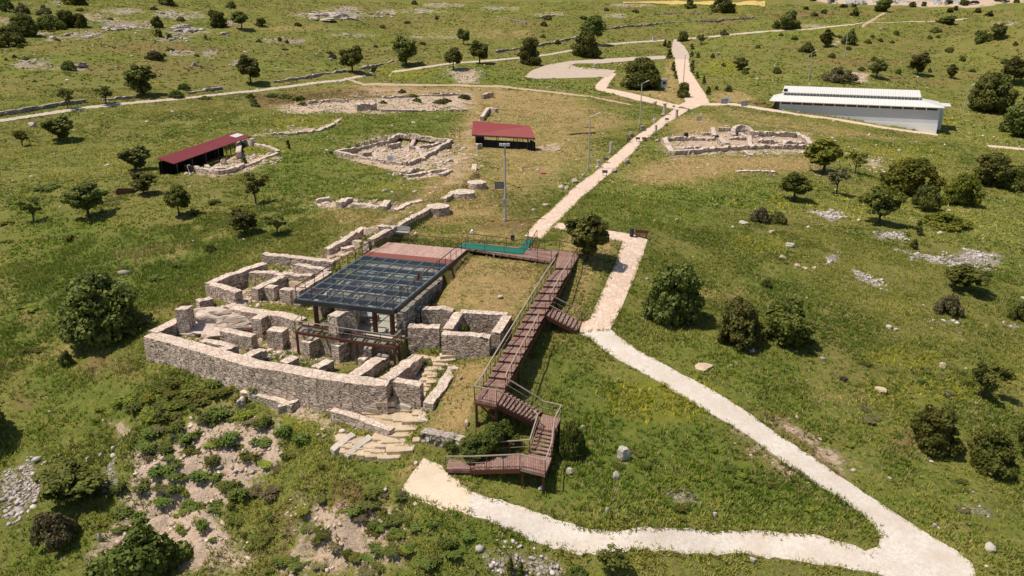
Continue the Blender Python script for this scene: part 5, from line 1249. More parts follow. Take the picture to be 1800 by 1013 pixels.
    for i, (px, py, w, h, lab) in enumerate([(1109.5,240,10,9,'pale carved stone left of the path behind the dark lectern'),(1129,229,11,9,'brown carved stone at the foot of the upper lamp post'),(1150,215,8,8,'pointed pale stone left of the path near the junction'),(1117,266,9,7,'square pale stone right of the path opposite the tall stump'),(1100,286,11,8,'dark fluted stone right of the path by the hay'),(1079,303,12,8,'pale stone with a dark hollow right of the path'),(1026,312,7,9,'pale upright block left of the path below the lamp post'),(1010,322,13,8,'rounded grey stone left of the path'),(986,332,10,7,'flat grey stone near the lower left path edge, left of its pair'),(996,333,8,7,'flat grey stone near the lower left path edge, right of its pair'),(1171,221,7,6,'small square stone right of the path by a dark lectern'),(1184,189,6,5,'small grey stone at the junction corner, left side'),(1210,194,6,5,'small grey stone at the junction corner, right side'),(1150,184,7,7,'brown rock below the kiosk path'),(1155,249,9,5,'dark low stone at the corner of the church ruin'),(1143,244,7,5,'dark low stone right of the path above the church ruin')]):
        boulder(px, py, w, h, lab, 'block' if 'dark' not in lab and 'brown' not in lab else 'wall_dark', 'carved_stone', i+3, 'old stones along the path')
    for px, py, lab in ((1065,287,'dark reading lectern left of the path below the tall stump'),(1105,251,'dark reading lectern left of the path in the hay'),(1121,250,'narrow dark lectern standing on the path edge'),(1132,250,'dark lectern right of the path above the church ruin'),(1063,310,'dark reading lectern right of the path beside the hollow stone'),(1172,215,'dark lectern right of the path near the junction'),(1259,249,'black round hollow drum inside the church ruin'),(1205,244,'black stone at the rear corner of the church ruin')):
        g = G(px, py, smooth_h); R = empty('lectern' if 'lectern' in lab else 'dark_stone', g, lab, 'lectern' if 'lectern' in lab else 'stone', 'reading lecterns' if 'lectern' in lab else None)
        if 'lectern' in lab:
            mb = MB()
            for x in (-.25,.25): mb.bar(g+V((x,.05,-.1)), g+V((x,.05,.70)), .07)
            mb.build('leg', M['steel'], R); mb = MB(); mb.slab([g+V((-.4,-.26,.60)), g+V((.4,-.26,.60)), g+V((.4,.28,.86)), g+V((-.4,.28,.86))], .06); mb.build('face', M['steel'], R)
        else:
            mb = MB(); stone_shape(mb, g+V((0,0,.5)), (.9,.9,1.3), 4, jag=.1); mb.build('body', M['steel'], R)
    # loose boulders
    B = [(448,265,0,0,None)]
    for i, (px, py, w, h, lab, mt) in enumerate([(58,222,14,9,'pale boulder in the grass just below the gravel track, far left','block'),(233,267,12,6,'pale boulder behind the small tree left of the left shelter','block'),(676,338,9,6,'round dark grey boulder in the grass left of the town wall','wall_dark'),(938,373,9,6,'small bluish grey stone on grass right of the floodlight post','block'),(958,364,14,6,'pale flat rock at the left edge of the paved path','slab'),(830,410,7,7,'small white stone behind the deck railing','white'),(879,524,11,6,'pale hewn block lying on the hay knoll','block'),(823,510,0,0,None,None),(810,667,8,7,'round pale stone on the dry slope left of the stairs','block'),(820,747,9,9,'yellowish stone under the lower stair landing','slab'),(1356,410,12,7,'pale squared stone in the right meadow, nearest the brownish bush','slab'),(1308,394,16,6,'flat grey rock in the right meadow left of the brownish bush','block'),(1390,434,16,7,'grey rock in the right meadow below the squared stone','block'),(1374,455,14,7,'cream rock in the right meadow, left of the stone row','slab'),(1400,470,12,7,'biggest stone of the short cream row in the right meadow','slab'),(1415,474,9,5,'second stone of the short cream row in the right meadow','slab'),(1432,473,8,5,'last stone of the short cream row in the right meadow','slab'),(1288,401,8,5,'small white stone left of the squared stone in the right meadow','slab'),(1322,618,16,7,'pale rock below the big twin bushes','block'),(1236,647,32,5,'flat pale rock ledge beside the white path','slab'),(1285,646,6,5,'small white stone right of the flat pale ledge','block'),(1562,577,12,6,'pale stone in the right meadow above the yellow flowers','block'),(1574,581,8,5,'small pale stone next to another above the yellow flowers','block'),(1658,645,12,9,'pale stone block right of the yellow flower strip','slab'),(1548,688,18,8,'pale stone ledge above the lower path bend','slab'),(1098,806,22,22,'tall pale rock standing in the lush grass below the stairs','block'),(1084,842,12,14,'pale pointed rock left below the tall one in lush grass','block'),(1068,902,8,10,'small pale upright rock near the lower path','block'),(1002,832,12,9,'pale stone in the lush grass right of the lowest landing','block'),(951,860,10,6,'white stone at the foot of the lowest landing post','white'),(1024,754,10,6,'white stone in the yellow green grass right of the stairs','block'),(732,817,9,8,'round pale stone beside the beige landing','block'),(1642,928,8,8,'small white stone at the edge of the white path bend','block'),(1325,987,12,8,'pale rock in the grass at the lower edge below the white path','block'),(1257,907,8,6,'pair of white stones in the meadow inside the path bend','block'),(1740,965,20,12,'pale rock in the lower right corner beyond the path end','block'),(316,546,14,5,'flat pale slab in the grass behind the corner pier','slab'),(200,790,8,6,'pale stone at the top of the rubble slope','block'),(155,809,9,7,'white boulder left of the rubble slope','block'),(178,803,7,8,'upright white boulder left of the rubble slope','block'),(105,802,5,5,'small white stone alone in the left grass','block'),(176,950,10,14,'pale block at the left edge of the rubble slope','block'),(425,718,20,24,'jagged grey rock point in the scrub left of the yellow patch','bedrock'),(760,70,0,0,None,None),(143,117,24,8,'grey rock with a dark bush at its left on the upper left slope','bedrock'),(325,50,24,8,'grey rock behind the small dark bush on the upper left slope','bedrock'),(330,57,22,7,'grey rock in front of another on the upper left slope','bedrock'),(396,62,14,6,'dark grey rock on the upper left slope below the paired bushes','bedrock'),(93,68,14,5,'flat grey rock in the bare patch on the upper left slope','bedrock'),(342,116,9,7,'pale rock above the tree row on the left slope','bedrock'),(1547,54,8,5,'dark stone beside the dirt track in the upper right','wall_dark'),(1262,98,9,7,'brown round stone in the grass right of the paved road','wall_dark'),(1535,258,0,0,None,None),(1652,412,9,6,'small pale stone in the right meadow below the olive bushes','block')]):
        if lab: boulder(px, py, w, h, lab, mt, 'boulder', 100+i)
    for (px, py, w, h, n, lab) in ((590,30,80,16,30,'huge grey rock outcrop of layered slabs at the top, left of centre'),(672,27,42,11,16,'smaller grey rock outcrop right of the huge one at the top'),(215,52,60,8,14,'layered grey rock ledges between the bushes at the upper left'),(330,52,50,9,14,'layered grey rock ledges around the small dark bush at upper left'),(320,68,40,6,10,'low grey rock ledges below the small round shrub at upper left'),(160,66,40,6,10,'flat pale rock ledges at the left below the bush row'),(395,98,16,8,8,'pale broken ledge on the slope above the tree at the track bend')):
        g = G(px, py, smooth_h); s = F/(g.y*CP-(g.z-HC)*SP); mb = MB(g); r = random.Random(int(px))
        for k in range(n):
            a = r.uniform(-.5,.5)*w; b = r.uniform(-.5,.5)*h; q = G(px+a, py+b*.8, smooth_h); sz = w/s*r.uniform(.10,.30)
            stone_shape(mb, (q.x, q.y, q.z+.1), (sz, sz*r.uniform(.7,1.4), min(sz*.45, 1.5)*r.uniform(.6,1.1)), k+int(px), jag=.3)
        tag(mb.build('rock_outcrop', M['bedrock']), lab, 'rock outcrop', kind='structure')
    # rusty trough by the small dark tree
    g = G(221,341,smooth_h); mb = MB(g); mb.box(g+V((0,0,.12)), (2.1,1.0,.12), .1); 
    for x in (-1,1): mb.box(g+V((x,0.1*x,.42)), (.1,1.0,.55), .1)
    for y in (-.5,.5): mb.box(g+V((-y*.1,y,.40)), (2.0,.08,.5), .1)
    tag(mb.build('rusty_trough', M['rust']), 'rusty brown metal trough lying by a small dark tree at left', 'trough')
    # log pile near the museum
    g = G(1334,184,smooth_h); R = empty('log_pile', g, 'heap of reddish stones and logs beside the museum path', 'heap'); mb = MB(); r = random.Random(2)
    for k in range(26): stone_shape(mb, g+V((r.gauss(0,1.0),r.gauss(0,.5),r.uniform(.1,.7))), (r.uniform(.4,.8),.4,.35), k)
    tag(mb.build('stones', M['rust_stone'], R), kind='stuff')
    # far edge: grave slabs, walls and parked vehicles by the cemetery
    r = random.Random(12); n = 0
    for k in range(46):
        px = r.choice([r.uniform(1450,1540), r.uniform(1560,1600), r.uniform(1640,1700), r.uniform(1450,1790)]); py = r.uniform(1.5,8)+ (2 if px > 1600 else 0)
        g = G(px, py, smooth_h); mb = MB(g); w = r.uniform(1.2,2.4); mb.box(g+V((0,0,.35)), (w,2.0,.7), r.uniform(-.2,.2)); mb.box(g+V((0,.9,1.0)), (w*.7,.25,1.3), 0)
        tag(mb.build('grave_stone', M['white'] if r.random() < .7 else M['block']), 'pale grave slab in the cemetery along the top edge', 'grave', 'cemetery graves')
    for px, py, L, lab in ((1697,7,4.5,'dark blue parked car at the cemetery edge, left of its pair'),(1712,7,4.5,'dark parked car at the cemetery edge, right of its pair')):
        g = G(px, py, smooth_h); mb = MB(); R = empty('parked_car', g, lab, 'car', 'cars parked by the cemetery')
        mb.box(g+V((0,0,.62)), (L,1.8,.65)); mb.hexa([g+V(q) for q in ((-1.5,-.8,.95),(1.7,-.8,.95),(1.7,.8,.95),(-1.5,.8,.95),(-.9,-.7,1.5),(1.2,-.7,1.5),(1.2,.7,1.5),(-.9,.7,1.5))]); mb.build('body', M['steel'], R)
        for x in (-1.4,1.4):
            for y in (-.85,.85): w = MB(); w.tube([g+V((x,y-.1,.33)), g+V((x,y+.1,.33))], .33, 12); w.build('wheel', M['steel'], R)
def build_site():
    M['earth'] = mat_gravel('earth', (.22,.15,.09), (.34,.24,.15), (.14,.1,.06), .4); M['pale_rock'] = mat_stone('pale_rock', (.44,.35,.285), (.60,.49,.41), (.34,.27,.22), .9, 2.8, .04, moss=.25); M['grey_glass'] = mat_plain('grey_glass', (.20,.19,.19), .15, 0, .2); M['black_net_and_shade'] = mat_plain('black_net_and_shade', (.010,.010,.011), .9, 0, .1, .05); M['dark_glass'] = mat_plain('dark_glass', (.085,.06,.055), .15, 0, .2); M['faded'] = mat_plain('faded_red', (.36,.15,.09), .9, 0, .2); M['rust_stone'] = mat_gravel('rust_stone', (.28,.13,.08), (.38,.20,.13), (.15,.08,.06))
    build_ruin(); build_lane(); build_deck(); build_boardwalk(); build_ruins(); build_buildings(); build_furniture()
    q = [G(1085,4,smooth_h), G(1345,4,smooth_h), G(1345,12,smooth_h), G(1085,6,smooth_h)]
    L = [(1095+25*k, 3.5) for k in range(11)]; B = [(1095+25*k, 6.5+.55*k) for k in range(11)]
    rows = strip_from_edges(L, B, None, .2, 40); mb = MB(); V = []; Fs = []
    for a, b in rows:
        for k in range(7): p = a.lerp(b, k/6); V.append((p.x, p.y, hz(p.x, p.y)+.25))
    for i in range(len(rows)-1):
        for k in range(6): c = i*7+k; Fs.append((c,c+1,c+8,c+7))
    mb.add(V, Fs); o = mb.build('wheat_field', M['wheat']); tag(o, kind='structure')
# ------------------------------------------------------------------ trees and shrubs
def leaf_cards(centers, radii, per, size, rng, up=.35, squash=.8, tintvar=.35, long=1.0):
    """many small bent leaf sprays gathered in clumps; returns verts, quads, tints"""
    V = []; Fc = []; T = []
    for c, r in zip(centers, radii):
        n = max(6, int(per*(r/np.mean(radii))**2))
        d = rng.normal(size=(n, 3)); d /= np.linalg.norm(d, axis=1)[:, None]
        rad = r*rng.uniform(.45, 1.05, n)**.6
        p = c+d*rad[:, None]*np.array([1, 1, squash])
        nr = d+rng.normal(size=(n, 3))*.55+np.array([0, 0, up]); nr /= np.linalg.norm(nr, axis=1)[:, None]
        a = rng.normal(size=(n, 3)); t = np.cross(nr, a); t /= np.linalg.norm(t, axis=1)[:, None]+1e-9; b = np.cross(nr, t)
        s = size*rng.uniform(.6, 1.35, n)[:, None]
        q = np.stack([p-t*s*.5-b*s*.28*long, p+t*s*.1-b*s*.5*long+nr*s*.12, p+t*s*.55+b*s*.12*long-nr*s*.1, p-t*s*.12+b*s*.5*long+nr*s*.1], 1)
        base = sum(len(x) for x in V); V.append(q.reshape(-1, 3)); k = np.arange(n)[:, None]*4+base; Fc.append(k+np.arange(4))
        tv = np.clip(rng.uniform(0, 1)*.55+rng.uniform(0, 1, n)*.45+rng.normal(0, tintvar*.3, n), 0, 1)
        T.append(np.repeat(tv, 4))
    return np.concatenate(V), np.concatenate(Fc), np.concatenate(T)
def crown_mesh(name, kind, seed):
    """crown standing over the origin, about 5 m tall overall"""
    rng = np.random.default_rng(seed); C = []; R = []
    if kind == 'round':
        n = 84; zc, rx, rz = 2.55, 1.75, 2.05; lobes = []
        for q in range(10):
            d = rng.normal(size=3); d /= np.linalg.norm(d); lobes.append((d*rng.uniform(.34, .58), rng.uniform(.36, .52)))
        for q in range(n):
            lc, lr = lobes[q % 10]; d = rng.normal(size=3); d /= np.linalg.norm(d); d = lc+d*lr*rng.uniform(.5, 1.0)
            C.append([d[0]*rx, d[1]*rx, max(.75, zc+d[2]*rz)]); R.append(rng.uniform(.32, .58))
        per, size = 80, .26
    elif kind == 'spread':
        n = 50; zc, rx, rz = 2.75, 2.0, 1.75
        for _ in range(n):
            d = rng.normal(size=3); d /= np.linalg.norm(d); k = rng.uniform(.4, .95)
            C.append([d[0]*rx*k, d[1]*rx*k, zc+d[2]*rz*k]); R.append(rng.uniform(.30, .60))
        per, size = 80, .25
    elif kind == 'sparse':
        n = 26; zc, rx, rz = 3.0, 1.6, 1.45
        for _ in range(n):
            d = rng.normal(size=3); d /= np.linalg.norm(d); k = rng.uniform(.3, 1.0)
            C.append([d[0]*rx*k, d[1]*rx*k, zc+d[2]*rz*k]); R.append(rng.uniform(.26, .5))
        per, size = 48, .23
    elif kind == 'bush':
        n = 170; lobes = []
        for q in range(15):
            d = rng.normal(size=3); d /= np.linalg.norm(d); d[2] = abs(d[2]); lobes.append((d*rng.uniform(.40, .78), rng.uniform(.26, .42)))
        for q in range(n):
            lc, lr = lobes[q % 15]; d = rng.normal(size=3); d /= np.linalg.norm(d); d = lc+d*lr*rng.uniform(.5, 1.0)
            C.append([d[0]*2.6, d[1]*2.6, max(.35, .55+d[2]*4.1)]); R.append(rng.uniform(.35, .8))
        per, size = 95, .25
    elif kind == 'dome':
        n = 190
        for _ in range(n):
            d = rng.normal(size=3); d /= np.linalg.norm(d); d[2] = abs(d[2])*1.05-.1; k = rng.uniform(.5, .88)*(1+.10*np.sin(d[0]*5+seed)*np.cos(d[1]*4))
            C.append([d[0]*2.6*k, d[1]*2.6*k, max(.35, .8+d[2]*3.8*k)]); R.append(rng.uniform(.32, .75))
        per, size = 100, .23
    elif kind == 'low':
        n = 60
        for _ in range(n):
            a = rng.uniform(0, 6.28); k = rng.uniform(0, 1)**.5
            C.append([np.cos(a)*3.2*k, np.sin(a)*3.2*k, .6+(1-k)*2.8*rng.uniform(.3, 1)]); R.append(rng.uniform(.4, .9))
        per, size = 70, .34
    elif kind == 'weed':
        V = []; T = []
        for s_ in range(9):                       # several rosettes of long arching leaves
            a0 = rng.uniform(0, 6.28); q = rng.uniform(0, 1)**.5*1.7; cx_, cy_ = np.cos(a0)*q, np.sin(a0)*q; hh = rng.uniform(1.2, 2.8); tt = rng.uniform(0, 1)
            for _ in range(34):
                a = rng.uniform(0, 6.28); z0 = rng.uniform(.0, hh*.8); L = rng.uniform(.55, 1.15)*(1.25-.5*z0/hh); up = rng.uniform(.1, .8)*L; w = L*rng.uniform(.13, .24)
                d = np.array([np.cos(a), np.sin(a), 0]); n_ = np.array([-np.sin(a), np.cos(a), 0]); o_ = np.array([cx_, cy_, z0])+d*.1
                m_ = o_+d*L*.55+np.array([0, 0, up]); t_ = o_+d*L*1.05+np.array([0, 0, up*.6])
                V += [o_, m_-n_*w, t_, m_+n_*w]; T += [np.clip(tt*.5+rng.uniform(0, .6), 0, 1)]*4
        V = np.array(V); T = np.array(T); Fc = np.arange(len(V)).reshape(-1, 4); V[:, 2] = np.maximum(V[:, 2], .02)
        o = np_mesh(name, V, Fc, 4, None, np.stack([T, T, T], 1)); me = o.data; bpy.data.objects.remove(o); return me
    elif kind == 'cone':
        for _ in range(30):
            h = rng.uniform(.05, 1); a = rng.uniform(0, 6.28); k = (1-h)*1.15+.12
            C.append([np.cos(a)*k*.8, np.sin(a)*k*.8, .3+h*4.5]); R.append(rng.uniform(.3, .55))
        per, size = 34, .42
    V, Fc, T = leaf_cards(np.array(C), np.array(R), per, size, rng)
    cw, chh = SPAN[kind]; rad = np.percentile(np.abs(V[:, :2]), 98.5); V[:, :2] *= cw*.5/rad; V[:, 2] *= chh/np.percentile(V[:, 2], 99.7)
    k = V[:, 2] < .03; V[k, 2] = .03
    o = np_mesh(name, V, Fc, 4, None, np.stack([T, T, T], 1)); me = o.data; bpy.data.objects.remove(o); return me
def trunk_mesh(kind, seed):
    r = random.Random(seed); mb = MB()
    if kind in ('bush', 'low', 'weed', 'dome'):
        for k in range(7):
            a = r.uniform(0, 6.28); w = r.uniform(.8, 1.8); mb.tube([(0,0,-.2), (math.cos(a)*w*.4, math.sin(a)*w*.4, 1.0), (math.cos(a)*w, math.sin(a)*w, r.uniform(1.8,2.8))], [.11,.07,.02], 5)
    elif kind == 'cone':
        mb.tube([(0,0,-.2),(0,0,4.4)], [.13,.03], 6)
    else:
        lean = (r.uniform(-.15,.15), r.uniform(-.15,.15)); mb.tube([(0,0,-.25),(lean[0]*.4,lean[1]*.4,.9),(lean[0],lean[1],1.9),(lean[0]*1.3,lean[1],3.3)], [.20,.15,.12,.04], 8)
        for k in range(7):
            a = k*.9+r.uniform(-.3,.3); z = r.uniform(1.3,2.1); w = r.uniform(.9,1.5); mb.tube([(lean[0]*z/1.9,lean[1]*z/1.9,z), (math.cos(a)*w*.5,math.sin(a)*w*.5,z+.6), (math.cos(a)*w,math.sin(a)*w,z+1.3)], [.085,.055,.015], 5)
    o = mb.build('trunk', None); me = o.data; bpy.data.objects.remove(o); me.materials.clear(); me.materials.append(M['bark']); return me
PROTO = {}
SPAN = {'round':(4.0,4.9),'spread':(4.5,4.6),'sparse':(3.9,4.7),'bush':(5.6,5.0),'dome':(5.6,5.0),'low':(7.6,3.9),'cone':(2.4,5.0),'weed':(4.6,3.2)}
def proto(kind, mat, v):
    key = (kind, mat, v)
    if key not in PROTO:
        me = crown_mesh('crown', kind, 100+v*13+len(kind)) if (kind, None, v) not in PROTO else PROTO[(kind, None, v)].copy()
        PROTO.setdefault((kind, None, v), me)
        if len(me.materials): me = me.copy(); me.materials.clear()
        me.materials.append(M[mat])
        if ('t', kind, v) not in PROTO: PROTO[('t', kind, v)] = trunk_mesh(kind, 50+v)
        PROTO[key] = (me, PROTO[('t', kind, v)])
    return PROTO[key]
def plants(rows):
    """rows: px, py of the foot, height and width in photo pixels, kind, material, label, group"""
    pos = GM([(a[0], a[1]) for a in rows]); r = random.Random(31); first = {}
    for i, (row, g) in enumerate(zip(rows, pos)):
        px, py, hp, wp, kind, mat, lab, grp = row; me, tme = proto(kind, mat, (i*7+int(px)) % 4)
        dep = g.y*CP-(g.z-HC)*SP; s = F/dep; w = wp/s
        sh, ch = (HC-g.z)/math.hypot(g.x, g.y, HC-g.z), math.hypot(g.x, g.y)/math.hypot(g.x, g.y, HC-g.z)
        # seen from above the crown's depth adds to its height in the picture
        h = max((hp/s-(.36*w*sh if kind not in ('bush','low','weed','dome') else .62*w*sh))/ch, .36*hp/s)
        cw, chh = SPAN[kind]; nm = 'tree' if kind in ('round','spread','sparse') else {'cone':'young_conifer','weed':'weed_clump'}.get(kind, 'shrub')
        cat = {'shrub':'shrub','weed_clump':'weed'}.get(nm, 'tree')
        R = bpy.data.objects.new(nm, None); COL.objects.link(R); R.location = g; R.rotation_euler = (0,0,r.uniform(0,6.28)); q_ = r.uniform(.9, 1.12); R.scale = (w/cw*q_, w/cw/q_, h/chh); R.empty_display_size = .3
        tag(R, lab, cat, grp)
        c = bpy.data.objects.new('crown', me); COL.objects.link(c); c.parent = R
        if hp > 11 and kind != 'weed':
            t = bpy.data.objects.new('trunk' if nm != 'shrub' else 'stems', tme); COL.objects.link(t); t.parent = R
D_, M_, B_, N_, L_ = 'leaf_dark', 'leaf_mid', 'leaf_bright', 'leaf_brown', 'leaf_lush'
